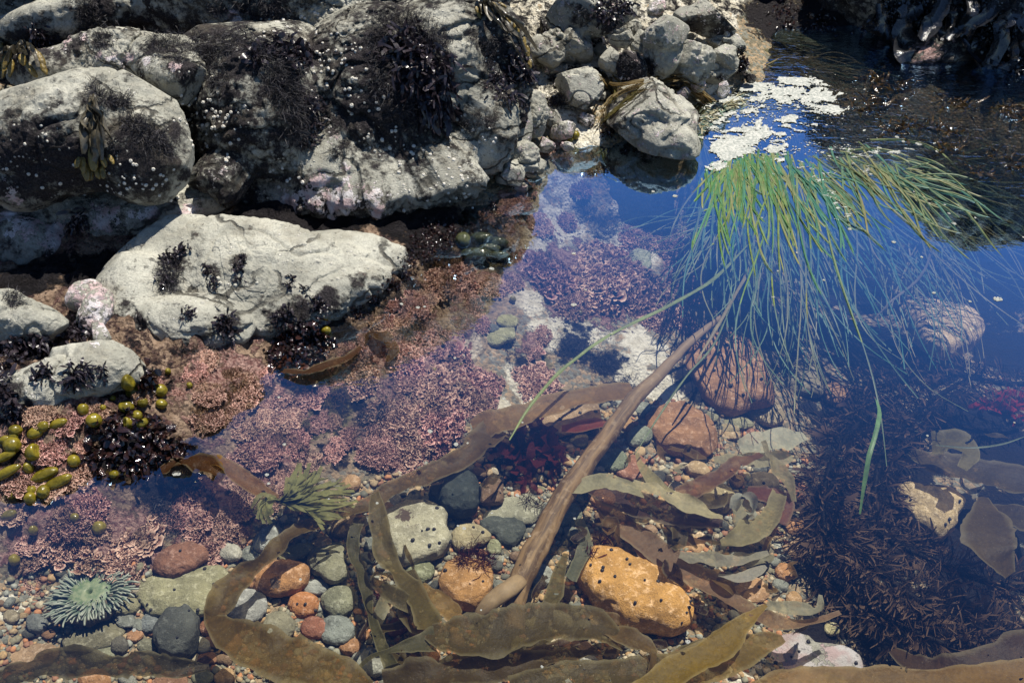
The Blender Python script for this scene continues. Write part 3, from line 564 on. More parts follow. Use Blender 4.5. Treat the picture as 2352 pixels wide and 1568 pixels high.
def strip(C, wd, tw, cols=7, sag=.12, ruffle=.0, seed=0, up=None, thick=0.0):
    """ribbon along centre line C with width wd, twist tw (radians)"""
    T = unit(np.gradient(C, axis=0)); U = np.array([0, 0, 1.0]) if up is None else up
    S = unit(np.cross(T, U)); B = np.cross(S, T); S2 = S*np.cos(tw)[:, None]+B*np.sin(tw)[:, None]; B2 = np.cross(S2, T)
    u = np.linspace(-1, 1, cols); V = np.zeros((len(C), cols, 3)); arc = np.concatenate([[0], np.cumsum(np.linalg.norm(np.diff(C, axis=0), axis=1))])
    for j, x in enumerate(u):
        e = 1+(.05*fbm(np.column_stack([arc*110, np.full(len(C), x*2.0), np.full(len(C), seed*3.1)]), 1, 2, seed+8)+.14*fbm(np.column_stack([arc*22, np.full(len(C), np.sign(x)*3.0), np.full(len(C), seed*1.7)]), 1, 2, seed))*abs(x)**3*2
        r = ruffle*wd*fbm(np.column_stack([arc*45, np.full(len(C), x*1.2+5), np.full(len(C), seed*2.3)]), 1, 2, seed+3)*abs(x)**1.5
        V[:, j] = C + S2*(x*wd*.5*e)[:, None] + B2*((sag*wd*(x*x-.4)) + r)[:, None]
    n, m = len(C), cols; ii = np.arange(n*m).reshape(n, m)
    F = np.stack([ii[:-1, :-1].ravel(), ii[:-1, 1:].ravel(), ii[1:, 1:].ravel(), ii[1:, :-1].ravel()], 1)
    return V.reshape(-1, 3), F, np.repeat(np.linspace(0, 1, n), m)
def edge(n, m): return np.tile(np.abs(np.linspace(-1, 1, m)), n)
def tube(C, R, ns=14, seed=0, rough=.0, flat=1.0):
    T = unit(np.gradient(C, axis=0)); S = unit(np.cross(T, [0, 0, 1.0])); B = np.cross(S, T); a = np.linspace(0, 2*np.pi, ns, endpoint=False)
    V = C[:, None] + (S[:, None]*np.cos(a)[None, :, None] + B[:, None]*np.sin(a)[None, :, None]*flat)*np.asarray(R)[:, None, None]
    V = V.reshape(-1, 3)
    if rough: V = V + rough*fbm(V, 30, 3, seed)[:, None]*np.repeat(S, ns, 0) + rough*fbm(V+3, 30, 3, seed)[:, None]*np.repeat(B, ns, 0)
    n = len(C); ii = np.arange(n*ns).reshape(n, ns); nx = np.roll(ii, -1, 1)
    F = np.stack([ii[:-1].ravel(), nx[:-1].ravel(), nx[1:].ravel(), ii[1:].ravel()], 1)
    V = np.vstack([V, C[0], C[-1]]); k = len(V)
    f2 = [[k-2, nx[0, j], ii[0, j], ii[0, j]] for j in range(ns)]; f3 = [[k-1, ii[-1, j], nx[-1, j], nx[-1, j]] for j in range(ns)]
    tri = np.array([[a_[0], a_[1], a_[2]] for a_ in f2+f3])
    return V, [F, tri]
def place_pts(pts):
    """(px,py,z,...) -> world points on the pixel's ray at height z; z None = just above whatever lies there"""
    out = []
    for p in pts:
        if p[2] is None: h, n_ = hit(p[0], p[1]); out.append(h + n_*.006)
        else: out.append(G(p[0], p[1], p[2]))
    return np.array(out)
def ribbon(name, label, cat, pts, color, mat=None, group=None, ruffle=.10, sag=.12, seed=0, n=7, lift=0.0):
    """pts: (px, py, z, width in photo pixels, twist in degrees)"""
    C = place_pts(pts); s = np.array([pxs(c) for c in C]); wdt = np.array([p[3] for p in pts])*s*1.12; tw = np.radians([p[4] if len(p) > 4 else 0 for p in pts])
    Q = crom(np.column_stack([C, wdt, tw]), n); V, F, t = strip(Q[:, :3], np.maximum(Q[:, 3], .0006), Q[:, 4], 9, sag, ruffle, seed)
    o = mkobj(name, V, F, mat or KELP, loc=Q[len(Q)//2, :3], attrs={"t": t, "c": np.full(len(t), .42), "e": edge(len(t)//9, 9)}, color=color); tag(o, label, cat, group); return o

# ------------------------------------------------------------------ stones on the pool floor
def stone(label, pts, color, h=.5, cat="stone", name="cobble", lift=0.0, level=5, ang=0.0, stain=(), group=None, seed=0, rough=1.0, boxy=.75, mat=None, white=()):
    """pts: a photo outline [(x,y)...] or (cx,cy,rx,ry,roll)"""
    rg = np.random.default_rng(seed+5)
    if len(pts) == 5 and not isinstance(pts[0], tuple):
        cx, cy, rx, ry, ro = pts; ro = math.radians(ro); e = rg.uniform(.85, 1.15, 8)
        pts = [(cx+rx*math.cos(a)*math.cos(ro)*q+ry*math.sin(a)*math.sin(ro)*q, cy-rx*math.cos(a)*math.sin(ro)*q+ry*math.sin(a)*math.cos(ro)*q) for a, q in zip(np.arange(8)*math.pi/4, e)]
    A = np.array(pts, float); c = A.mean(0); hp, _ = hit(c[0], c[1], [bed]); s = pxs(hp); half = .5*h*min(np.ptp(A[:, 0]), np.ptp(A[:, 1])*1.2)*s
    zc = hp[2] + half*.6 + lift + (.09 if "grass shadows" in label else .02 if "split by a crack" in label else 0)
    Wd = np.array([G(x, y, zc) for x, y in A]); cw = G(c[0], c[1], zc); d = Wd[:, :2]-cw[:2]; th = np.arctan2(d[:, 1], d[:, 0]); rr = np.hypot(d[:, 0], d[:, 1]); k = np.argsort(th); th, rr = th[k], rr[k]
    tt = np.concatenate([th-2*np.pi, th, th+2*np.pi]); r3 = np.concatenate([rr]*3)
    g = np.linspace(-np.pi, np.pi, 181); R = np.interp(g, tt, r3); kk = np.hanning(13 if len(A) != 8 else 31); kk /= kk.sum(); R = np.convolve(np.concatenate([R[:-1]]*3), kk, 'same')[180:361]
    D, F = ico(level); az = np.arctan2(D[:, 1], D[:, 0]); rho = np.hypot(D[:, 0], D[:, 1]); Rv = np.interp(az, g, R)
    q = rho**boxy; V = np.column_stack([np.cos(az)*Rv*q, np.sin(az)*Rv*q, half*np.sign(D[:, 2])*np.abs(D[:, 2])**(boxy+.1)])
    sc = R.mean(); off = (.10*fbm(V+seed, 1.6/sc, 3, seed)+.05*rough*fbm(V+seed, 6/sc, 3, seed+1))*sc
    V = V + D*off[:, None]
    if ang > 0:
        for _ in range(10):
            nn = unit(rg.normal(size=3)*np.array([1, 1, .7])); dd = V@nn; mx = dd.max(); lim = mx*rg.uniform(1-ang, .97); V = V - nn*np.maximum(dd-lim, 0)[:, None]*.9
    V = V + cw
    stv = paintmask(V, stain, lambda x, y: G(x, y, zc+half)) if stain else np.zeros(len(V))
    wv = paintmask(V, white, lambda x, y: G(x, y, zc+half)) if white else stv
    o = mkobj(name, V, F, mat or STONE, loc=(cw[0], cw[1], V[:, 2].min()), attrs={"stain": stv, "white": wv}, color=color); tag(o, label, cat, group)
    add_bvh(o); return o
def crop(x, y, k):
    ox, oy = {"A": (0, 1032), "B": (752.6, 1032), "C": (1552.3, 1032), "D": (752.6, 508), "E": (1552.3, 508)}[k]; return ox+x*.342, oy+y*.342
def cs(k, *a):
    if isinstance(a[0], tuple): return [crop(x, y, k) for x, y in a]
    x, y = crop(a[0], a[1], k); return (x, y, a[2]*.342, a[3]*.342, a[4] if len(a) > 4 else 0)
OLV = (.30,.28,.15); GRY = (.24,.25,.21); LGR = (.36,.37,.33); TAN = (.50,.35,.17); ORG = (.48,.21,.08); RED = (.36,.14,.08); DRK = (.05,.055,.05); BRN = (.28,.16,.09); PAL = (.52,.48,.36); YEL = (.62,.38,.13)
ST = [
 ("large flat olive stone to the right of the green anemone", cs("A",(905,890),(1100,850),(1300,815),(1490,790),(1555,840),(1500,960),(1400,1095),(1250,1110),(1090,1115),(960,1060),(895,990)), (.36,.34,.20), .35, 0),
 ("oblong brick red stone with a grey streak above the flat olive stone", cs("A",1210,745,185,85,14), (.30,.15,.09), .6, 0),
 ("pale striped little stone at the edge of the pink coralline", cs("A",1545,690,85,60,10), (.45,.43,.35), .6, 0),
 ("small dull grey stone between the striped stone and the pale oval stone", cs("A",1680,705,65,55), GRY, .6, 0),
 ("pale grey oval stone just under the olive fan seaweed", cs("A",1810,605,115,75,35), LGR, .6, 0),
 ("long thin olive stone below the brown kelp twist", cs("A",1990,690,140,40,20), OLV, .5, .1),
 ("four sided olive grey stone with two snails left of the tall kelp", cs("A",(2060,740),(2130,670),(2290,640),(2310,760),(2330,850),(2240,895),(2150,840)), (.27,.26,.17), .5, .15),
 ("big two toned orange and tan stone beside the kelp fold", cs("A",1900,862,185,122,12), (.52,.27,.11), .7, 0),
 ("smooth grey oval pebble touching the two toned orange stone", cs("A",2130,925,92,52,5), LGR, .6, 0),
 ("orange brown stone dotted with three black snails", cs("A",2040,1045,110,78,-10), ORG, .6, .1),
 ("round greenish stone right of the orange brown snail stone", cs("A",2275,1015,112,98,0), (.30,.30,.20), .6, 0),
 ("large light grey lined stone half hidden behind the kelp fold", cs("A",1660,1050,120,145,60), (.36,.36,.33), .4, 0),
 ("dark red oval stone below the orange brown snail stone", cs("A",2115,1200,70,92,80), (.30,.13,.08), .6, 0),
 ("speckled brown grey stone left of the dark red oval stone", cs("A",1870,1195,108,92,0), (.27,.25,.17), .6, .15),
 ("broad blue grey stone right of the dark red oval stone", cs("A",2265,1215,120,92,0), (.25,.27,.24), .5, 0),
 ("smooth olive stone tucked against the right side of the anemone", cs("A",835,1052,105,60,5), (.27,.25,.15), .6, 0),
 ("flat round grey pebble below the olive stone by the anemone", cs("A",845,1148,72,50,0), (.27,.28,.24), .4, 0),
 ("thin grey chip between two pebbles under the flat olive stone", cs("A",925,1175,36,45,40), GRY, .5, .1),
 ("blue grey oval pebble left of the charcoal stone", cs("A",1012,1165,58,68,0), (.24,.26,.25), .6, 0),
 ("large charcoal angular stone with snails at the end of the olive slab", cs("A",(1090,1110),(1220,1060),(1340,1070),(1335,1200),(1300,1360),(1190,1395),(1060,1340),(1035,1230)), (.10,.105,.09), .7, .2),
 ("round slate grey pebble standing alone left of the anemone shadow", cs("A",245,1168,66,68,0), (.19,.20,.18), .7, 0),
 ("small beige pebble at the far left of the sandy corner", cs("A",78,1120,55,40,0), (.36,.30,.19), .6, 0),
 ("faint reddish pebble beside the round slate pebble", cs("A",325,1238,45,38,0), BRN, .5, 0),
 ("long grey olive slab lying below the anemone", cs("A",640,1270,250,58,12), (.24,.22,.14), .4, .1),
 ("dark brown round stone at the right end of the long slab", cs("A",805,1312,62,56,0), (.14,.13,.10), .7, 0),
 ("olive grey bean shaped pebble below the blue grey pebble", cs("A",988,1316,70,44,0), (.26,.25,.17), .6, 0),
 ("whitish lumpy pebble right of the charcoal stone", cs("A",1365,1312,55,46,0), (.48,.47,.38), .7, .1),
 ("brown pebble in shade under the kelp fold", cs("A",1425,1288,60,46,0), BRN, .6, 0),
 ("big tan and orange flat rock in the bottom left corner", cs("A",(0,1370),(150,1330),(300,1310),(410,1350),(400,1420),(250,1440),(120,1500),(0,1540)), (.40,.27,.16), .25, .05),
 ("flat grey green stone under the ragged kelp", cs("A",670,1368,140,48,8), (.30,.30,.20), .5, 0),
 ("slim pale pebble above the ragged kelp tip", cs("A",1280,1396,60,28,5), (.48,.42,.30), .5, 0),
 ("rusty flat pebble by the ragged kelp tip", cs("A",1395,1402,72,40,0), (.42,.22,.12), .5, .1),
 ("rounded orange stone poking out at the bottom edge below the ragged kelp", cs("A",640,1545,125,60,0), (.42,.22,.10), .6, 0),
 ("flat reddish stone at the bottom edge right of the rounded orange one", cs("A",1130,1552,150,38,0), (.36,.20,.12), .5, 0),
 ("olive pebble at the bottom edge under the kelp tip", cs("A",1355,1530,78,48,0), (.27,.27,.17), .6, 0),
 ("peach coloured pebble at the bottom edge beside the olive one", cs("A",1512,1530,72,52,0), (.50,.33,.17), .6, 0),
 ("orange flake beside the charcoal stone", cs("A",905,1250,60,38,10), (.46,.25,.13), .4, .15),
 ("red brown stone wedged in the bend of the kelp fold", cs("A",1400,1195,62,58,0), (.32,.15,.08), .6, .1),
 ("large pale pitted block of sandstone left of the kelp stalk", cs("B",(360,450),(560,365),(700,365),(790,430),(800,520),(832,580),(800,690),(650,740),(500,780),(430,680),(400,560)), (.46,.43,.30), .45, .12),
 ("big black speckled granite stone above the pitted block", cs("B",(680,270),(760,170),(850,130),(960,150),(1010,210),(1010,340),(980,420),(850,425),(720,380),(680,320)), (.055,.065,.055), .75, .1),
 ("brown knobbly stone leaning on the black granite", cs("B",1095,290,90,95,0), (.22,.14,.08), .6, .2),
 ("flat pale slab right of the granite behind the kelp stalk", cs("B",(960,450),(1100,420),(1200,330),(1330,310),(1450,340),(1400,480),(1250,490),(1050,470)), (.36,.35,.25), .3, .08),
 ("dark slate slab under the flat pale slab", cs("B",(1010,490),(1180,470),(1330,500),(1300,600),(1230,650),(1130,580)), (.10,.11,.09), .4, .15),
 ("beige stone with two black snails beside the pitted block", cs("B",(840,540),(950,505),(1060,530),(1105,590),(1000,650),(860,670),(830,600)), (.40,.34,.20), .5, .1),
 ("small round olive pebble below the beige snail stone", cs("B",1120,655,45,52,0), (.33,.33,.19), .6, 0),
 ("orange block overgrown with a red feathery alga", cs("B",(790,770),(950,740),(1090,790),(1110,880),(1060,1000),(960,1080),(850,1040),(740,920)), (.50,.27,.10), .5, .12),
 ("round green stone between the tall kelp and the orange block", cs("B",612,822,98,88,0), (.30,.31,.18), .6, 0),
 ("rusty angular pebble at the left under the dangling kelp", cs("B",150,1320,70,52,0), (.45,.24,.12), .6, .2),
 ("brick red pointed stone left of the broad bottom kelp", cs("B",482,1188,50,92,-60), (.42,.15,.09), .6, .1),
 ("pale grey stone with a dark shadow stripe below the red pointed stone", cs("B",(150,1430),(220,1350),(330,1340),(440,1400),(400,1490),(270,1505),(170,1480)), (.36,.36,.30), .6, 0),
 ("tan rock lying on top of the pitted block edge", cs("B",395,402,68,40,12), (.42,.27,.13), .6, .1),
 ("pale grey pebble right of the kelp stalk base", cs("B",1430,850,68,88,70), (.36,.37,.32), .6, 0),
 ("tan block just right of the kelp stalk fork", cs("B",(1310,960),(1390,940),(1395,1030),(1320,1050)), (.46,.33,.17), .6, .1),
 ("greenish flat stone right of the kelp stalk middle", cs("B",1625,440,85,68,10), (.26,.28,.20), .5, 0),
 ("big yellow orange block dotted with black snails", cs("B",(1655,760),(1780,680),(1900,690),(2060,770),(2340,950),(2480,1050),(2440,1180),(2340,1235),(2150,1190),(1900,1080),(1720,960),(1650,850)), (.66,.36,.11), .5, .14),
 ("olive green speckled stone above the pale kelp", cs("B",1925,75,100,72,15), (.27,.30,.20), .6, 0),
 ("layered red and cream rock right of the olive speckled stone", cs("B",(1930,130),(2000,70),(2100,50),(2150,130),(2060,210),(1960,190)), (.42,.20,.12), .4, .15),
 ("tan stone beside the tips of the fan seaweed", cs("B",160,225,68,48,0), (.45,.28,.14), .6, .1),
 ("amber stone at the shore end of the stalk kelp", cs("B",820,30,75,32,10), (.50,.34,.16), .5, .1),
 ("orange chip below the crossing kelp blades", cs("B",890,92,45,16,0), (.50,.30,.13), .5, .1),
 ("split stone of grey and white halves in the dark kelp at the bottom", cs("B",1750,1430,72,45,5), (.46,.44,.37), .6, 0),
 ("big rust brown angular boulder under the surfgrass tips", cs("E",(45,980),(70,880),(180,820),(300,765),(430,795),(560,900),(620,1060),(685,1180),(640,1220),(500,1230),(360,1280),(200,1215),(70,1080)), (.44,.24,.115), .42, .12),
 ("rust orange rock below and left of the rust brown boulder", [(1478,965),(1510,940),(1560,925),(1610,950),(1645,985),(1650,1020),(1600,1050),(1540,1040),(1500,1005)], (.40,.215,.10), .36, .2),
 ("beige lumpy stone under the rust brown boulder", cs("E",(480,1290),(600,1220),(700,1250),(740,1320),(690,1360),(560,1350)), (.46,.37,.22), .6, .1),
 ("small olive pebble left of the beige lumpy stone", cs("E",220,1312,68,32,-5), (.34,.32,.20), .6, 0),
 ("narrow olive finger shaped pebble below the beige lumpy stone", cs("E",405,1352,120,32,-8), (.36,.34,.20), .6, 0),
 ("flat tan pebble under the finger shaped pebble", cs("E",350,1390,80,28,-5), (.40,.32,.18), .6, 0),
 ("slim orange pebble beside the pale green kelp sheet", cs("E",370,1436,80,22,0), (.46,.33,.18), .6, 0),
 ("grey olive stone behind hanging grass right of the rust brown boulder", cs("E",(880,920),(960,1000),(985,1080),(960,1180),(880,1160),(700,1110),(690,1080),(820,1070)), (.30,.26,.17), .5, .05),
 ("orange stone under the grass tips by the feathery kelp", cs("E",1070,1165,85,72,20), (.42,.24,.12), .6, .1),
 ("large tan boulder striped with grass shadows at the right", cs("E",(1480,570),(1620,555),(1800,560),(1950,610),(2045,690),(2020,800),(1900,860),(1800,900),(1680,850),(1600,700)), (.72,.54,.33), .6, 0),
 ("tan rock split by a crack on the right side", cs("C",(1480,240),(1560,235),(1640,260),(1760,260),(1950,350),(1900,430),(1850,540),(1780,610),(1680,540),(1560,430),(1500,330)), (.58,.44,.24), .5, .08),
 ("sandy yellow pitted stone among the pale kelp", cs("C",(155,320),(300,228),(380,290),(380,380),(280,410),(200,380)), (.52,.43,.24), .5, .15),
 ("little round orange pebble above the sandy yellow stone", cs("C",410,212,46,40,0), (.56,.34,.16), .8, 0),
 ("cream stone veined dark beside the little orange pebble", cs("C",580,222,112,62,-10), (.52,.42,.28), .6, .1),
 ("tan stone with two black snails near the curled kelp", cs("C",575,640,65,50,0), (.48,.37,.20), .6, .1),
 ("orange knob shaped stone at the edge of the feathery kelp", cs("C",728,830,62,58,0), (.50,.26,.11), .7, .15),
 ("mottled orange stone above the white crusted slab", cs("C",790,1010,58,66,70), (.42,.26,.12), .6, .1),
 ("yellowish round stone in the dark hollow above the white crusted slab", cs("C",1045,1205,55,48,-20), (.42,.37,.20), .6, 0),
 ("ribbed tan stone poking from the feathery kelp", cs("C",(690,690),(760,640),(850,600),(890,650),(850,730),(740,710)), (.50,.33,.19), .5, .1),
 ("salmon coloured brick shaped stone right of the yellow orange block", cs("C",(-20,600),(110,600),(230,625),(225,670),(100,680),(-20,660)), (.58,.36,.18), .5, .1),
 ("cream wedge of rock over the salmon brick stone", cs("C",(0,540),(100,545),(215,590),(90,590),(0,575)), (.62,.46,.28), .5, .1),
 ("orange slab patched with sand below the long pale kelp", cs("C",(330,880),(470,860),(600,900),(640,980),(560,1030),(420,970)), (.48,.29,.15), .3, .1),
 ("large grey slab splashed with white crust at the bottom edge", cs("C",(330,1568),(450,1450),(650,1290),(720,1240),(830,1245),(980,1300),(1130,1320),(1230,1370),(1250,1470),(1180,1580),(900,1640),(500,1640)), (.30,.32,.27), .25, .05),
 ("brown flat rock behind the tan kelp blade", [(1180,965),(1240,940),(1330,925),(1385,930),(1400,960),(1340,985),(1260,990),(1200,985)], (.40,.28,.16), .35, .1),
 ("olive green oval stone in the upper pool by the sky reflection edge", cs("D",1212,675,75,42,5), (.38,.36,.17), .6, 0),
 ("flat olive stone under the oval one in the upper pool", cs("D",(1065,790),(1120,745),(1255,720),(1260,760),(1180,815),(1080,830)), (.36,.35,.19), .5, .1),
 ("dark grey pebble left of the two olive stones", cs("D",1105,722,45,26,0), (.14,.15,.13), .6, 0),
 ("pale green pyramid shaped stone beside the grass roots", cs("D",(2040,280),(2120,190),(2160,270),(2150,330),(2070,310)), (.40,.42,.28), .6, .15),
 ("pale round stone left of the rust orange rock", cs("D",1690,1465,62,48,0), (.40,.41,.30), .6, 0),
 ("grey green stone above the rust orange rock", cs("D",2090,1445,88,62,10), (.34,.37,.27), .6, 0),
 ("smooth orange pebble pair beside the kelp stalk", cs("D",2010,1365,52,48,0), (.50,.30,.13), .6, 0),
 ("grey angular pebble right of the upper kelp stalk", cs("D",2110,1255,62,42,0), (.34,.36,.28), .6, .1),
]
stones = []
for i, (lb, pt, c, h, an) in enumerate(ST):
    stain = []
    if "pitted block" in lb and "large pale" in lb: stain = [(930,1180,30,.8),(950,1210,20,.6)]
    if "two toned" in lb: stain = [(632,1335,22,.75)]
    if "black snails" in lb and "yellow" in lb: stain = [(1330,1340,14,.35)]
    stones.append(stone(lb, pt, c, h*.9, ang=an, stain=stain, seed=i*3+1, boxy=.55 if an > .1 else .75, mat=ROCK if 'splashed' in lb else None, white=[(1720,1540,80,2.2),(1800,1480,60,2.2),(1850,1560,50,2),(1950,1510,50,2),(1760,1510,40,1),(1860,1500,22,.9),(1930,1500,40,1.1),(1970,1520,40,1.1),(1900,1530,30,.8)] if 'splashed' in lb else ()))
CRUST = stones[[i for i, t in enumerate(ST) if "white crust" in t[0]][0]]
LM = [("the anemone",205,1362),("the flat olive stone",420,1355),("the charcoal stone",410,1450),("the two toned orange stone",650,1325),("the kelp fold",490,1410),("the fan seaweed",710,1150),("the pitted block",950,1220),("the black granite stone",1050,1130),("the orange block with red alga",1070,1340),
 ("the kelp stalk fork",1150,1390),("the kelp stalk",1300,1150),("the yellow orange block",1460,1350),("the rust brown boulder",1660,860),("the rust orange rock",1570,985),("the white crusted slab",1880,1510),("the dark feathery kelp",1850,1200),("the curled pale kelp",1740,1200),("the broad bottom kelp",1150,1470),("the long slab",215,1466),
 ("the tan kelp blade",1280,930),("the pebbly bottom edge",760,1500),("the ragged kelp",250,1530),("the tall olive kelp",880,1240),("the pale kelp tangle",1600,1230),("the snail dotted orange stone",697,1388)]
def where(px, py, lm=None):
    nm, lx, ly = min(lm or LM, key=lambda t: (t[1]-px)**2+(t[2]-py)**2); dx, dy = px-lx, py-ly
    if abs(dx) > abs(dy): return ("right of " if dx > 0 else "left of ")+nm
    return ("below " if dy > 0 else "above ")+nm
def inside(p, poly):
    x, y = p; c = False; n_ = len(poly)
    for i in range(n_):
        x1, y1 = poly[i]; x2, y2 = poly[i-1]
        if (y1 > y) != (y2 > y) and x < (x2-x1)*(y-y1)/(y2-y1)+x1: c = not c
    return c
POOL = [(0,1335),(200,1290),(350,1300),(560,1240),(640,1180),(830,1105),(1000,1060),(1150,1010),(1300,940),(1450,910),(1560,920),(1700,960),(1850,1050),(1830,1200),(1800,1400),(1900,1568),(0,1568)]
occ = [(np.mean([p[0] for p in pt]) if isinstance(pt[0], tuple) else pt[0], np.mean([p[1] for p in pt]) if isinstance(pt[0], tuple) else pt[1], (np.ptp([p[0] for p in pt])*.42 if isinstance(pt[0], tuple) else (pt[2]+pt[3])*.5)) for _, pt, *_r in ST]
PALN = [("grey",(.24,.25,.21)),("pale grey",(.38,.38,.32)),("olive",(.30,.28,.16)),("tan",(.46,.33,.18)),("orange",(.48,.25,.11)),("reddish",(.36,.17,.10)),("dark",(.09,.09,.075)),("cream",(.55,.48,.35)),("brown",(.26,.17,.10))]
used = {}; cnt = 0
rs = np.random.default_rng(99)
protos = []
for tr in range(6000):
    if cnt >= 200: break
    x, y = rs.uniform(0, 2352), rs.uniform(900, 1568)
    if not inside((x, y), POOL): continue
    r = rs.choice([9, 12, 16, 22, 28], p=[.2, .3, .27, .15, .08])*(.8+.4*(y-900)/668)
    if x < 330 and y < 1560 and r > 14: continue
    if any((x-a)**2+(y-b)**2*1.6 < (q+r*.85)**2 for a, b, q in occ): continue
    occ.append((x, y, r)); ci = rs.integers(len(PALN)); cn, cc = PALN[ci]; flat = rs.random()
    sh = "round" if flat < .35 else ("oval" if flat < .7 else "angular"); rx, ry = (r, r*.8) if sh == "round" else (r*1.25, r*.65)
    lb = f"{'tiny' if r < 12 else 'small' if r < 18 else 'medium'} {sh} {cn} pebble {where(x, y)}"
    stone(lb, (x, y, rx, ry, rs.uniform(-60, 60)), tuple(np.clip(np.array(cc)*rs.uniform(.8, 1.2), 0, .7)), .75, cat="pebble", name="pebble", level=4, ang=.2 if sh == "angular" else 0, seed=1000+tr, group="loose pebbles on the pool floor")
    cnt += 1
# fine gravel: far too many grains to count
def gravel(n, poly, rmin, rmax, name, seed):
    rg = np.random.default_rng(seed); D, F = ico(1 if rmax < 6 else 2); Vs = []; Fs = []; Cs = []; k = 0; tries = 0
    while k < n and tries < n*12:
        tries += 1; x, y = rg.uniform(min(p[0] for p in poly), max(p[0] for p in poly)), rg.uniform(min(p[1] for p in poly), max(p[1] for p in poly))
        if not inside((x, y), poly): continue
        h, _ = hit(x, y); hb, _ = hit(x, y, [bed])
        if h[2] > -.02 or np.linalg.norm(h-hb) > .004: continue
        r = rg.uniform(rmin, rmax)*pxs(h)*rg.choice([.6, 1, 1.3]); sc = np.array([1, rg.uniform(.6, 1), rg.uniform(.4, .8)])*r; a = rg.uniform(0, 6.28)
        v = D*sc*(1+rg.normal(size=(len(D), 1))*.12); v = np.column_stack([v[:, 0]*math.cos(a)-v[:, 1]*math.sin(a), v[:, 0]*math.sin(a)+v[:, 1]*math.cos(a), v[:, 2]])
        Vs.append(v+h+np.array([0, 0, sc[2]*.4])); Fs.append(F+k*len(D)); Cs.append(np.full(len(D), rg.random())); k += 1
    return mkobj(name, np.concatenate(Vs), np.concatenate(Fs), GRAVEL, attrs={"c": np.concatenate(Cs)}, smooth=True)
def gravel_material():
    m, n, out = newmat("gravel"); r = n.n("ShaderNodeValToRGB"); n.set(r.inputs[0], n.attr("c")); e = r.color_ramp; e.interpolation = 'CONSTANT'
    cols = [(.26,.25,.18),(.44,.29,.14),(.13,.13,.10),(.48,.22,.10),(.50,.43,.30),(.33,.34,.29),(.30,.15,.09),(.38,.28,.16),(.22,.20,.13)]
    e.elements[0].color = (*cols[0], 1); e.elements[1].position = 1/9; e.elements[1].color = (*cols[1], 1)
    for i in range(2, 9): x = e.elements.new(i/9); x.color = (*cols[i], 1)
    b = n.noise(300, 4, .6, n.geo()); col = n.mix(n.math('MULTIPLY', n.step(b, .4, .65), .4), r.outputs[0], (.08,.06,.04))
    n.nt.links.new(n.pbsdf(col, .7, n.bump(b, .5, .001), .2), out.inputs[0]); return m
GRAVEL = gravel_material()
tag(gravel(5200, POOL, 2.5, 9, "gravel", 5), "loose gravel of small mixed stones filling the pool floor", "gravel", kind="stuff")
# ------------------------------------------------------------------ coralline crust and small life on the rocks
def frill_mesh(seed, n=430, R=1.0, hgt=.10):
    rg = np.random.default_rng(seed); parts = []
    for i in range(n):
        a = rg.uniform(0, 6.28); rr = R*math.sqrt(rg.random()); x, y = rr*math.cos(a), rr*math.sin(a); dirn = rg.uniform(0, 6.28); pts = []; dome = .35*(1-(rr/R)**2)
        for k in range(9):
            pts.append((x, y, dome+.02*rg.normal())); dirn += rg.normal()*.95; x += .034*math.cos(dirn); y += .034*math.sin(dirn)
        C = np.array(pts); C = np.column_stack([C, np.zeros(9)]); C = crom(C, 2)[:, :3]
        T = unit(np.gradient(C, axis=0)); S = unit(np.cross(T, [0, 0, 1.0])); lean = rg.normal()*.5; m_ = len(C); h = hgt*rg.uniform(.6, 1.2)
        out_ = unit(np.array([[x, y, .0]]) + 1e-6)*.3
        r0 = C - np.array([0, 0, .06]); r1 = C + S*lean*h*.5 + out_*h*.5 + np.array([0, 0, h*.6]); r2 = C + S*(lean*h + .035*rg.normal(size=(m_, 1))) + out_*h + np.column_stack([np.zeros(m_), np.zeros(m_), h*(1+.35*rg.normal(size=m_))])
        V = np.stack([r0, r1, r2], 1).reshape(-1, 3); ii = np.arange(m_*3).reshape(m_, 3)
        F = np.stack([ii[:-1, :-1].ravel(), ii[:-1, 1:].ravel(), ii[1:, 1:].ravel(), ii[1:, :-1].ravel()], 1)
        parts.append((V, F, np.tile([0, .35, 1.0], m_)))
    V, F, t = join(parts); me = mesh_from("coralline_clump", V, F, True, {"t": t}); me.materials.append(CORAL); return me
FR = [frill_mesh(300+i) for i in range(4)]
FRB = [frill_mesh(350+i, 260, 1.0, .17) for i in range(2)]
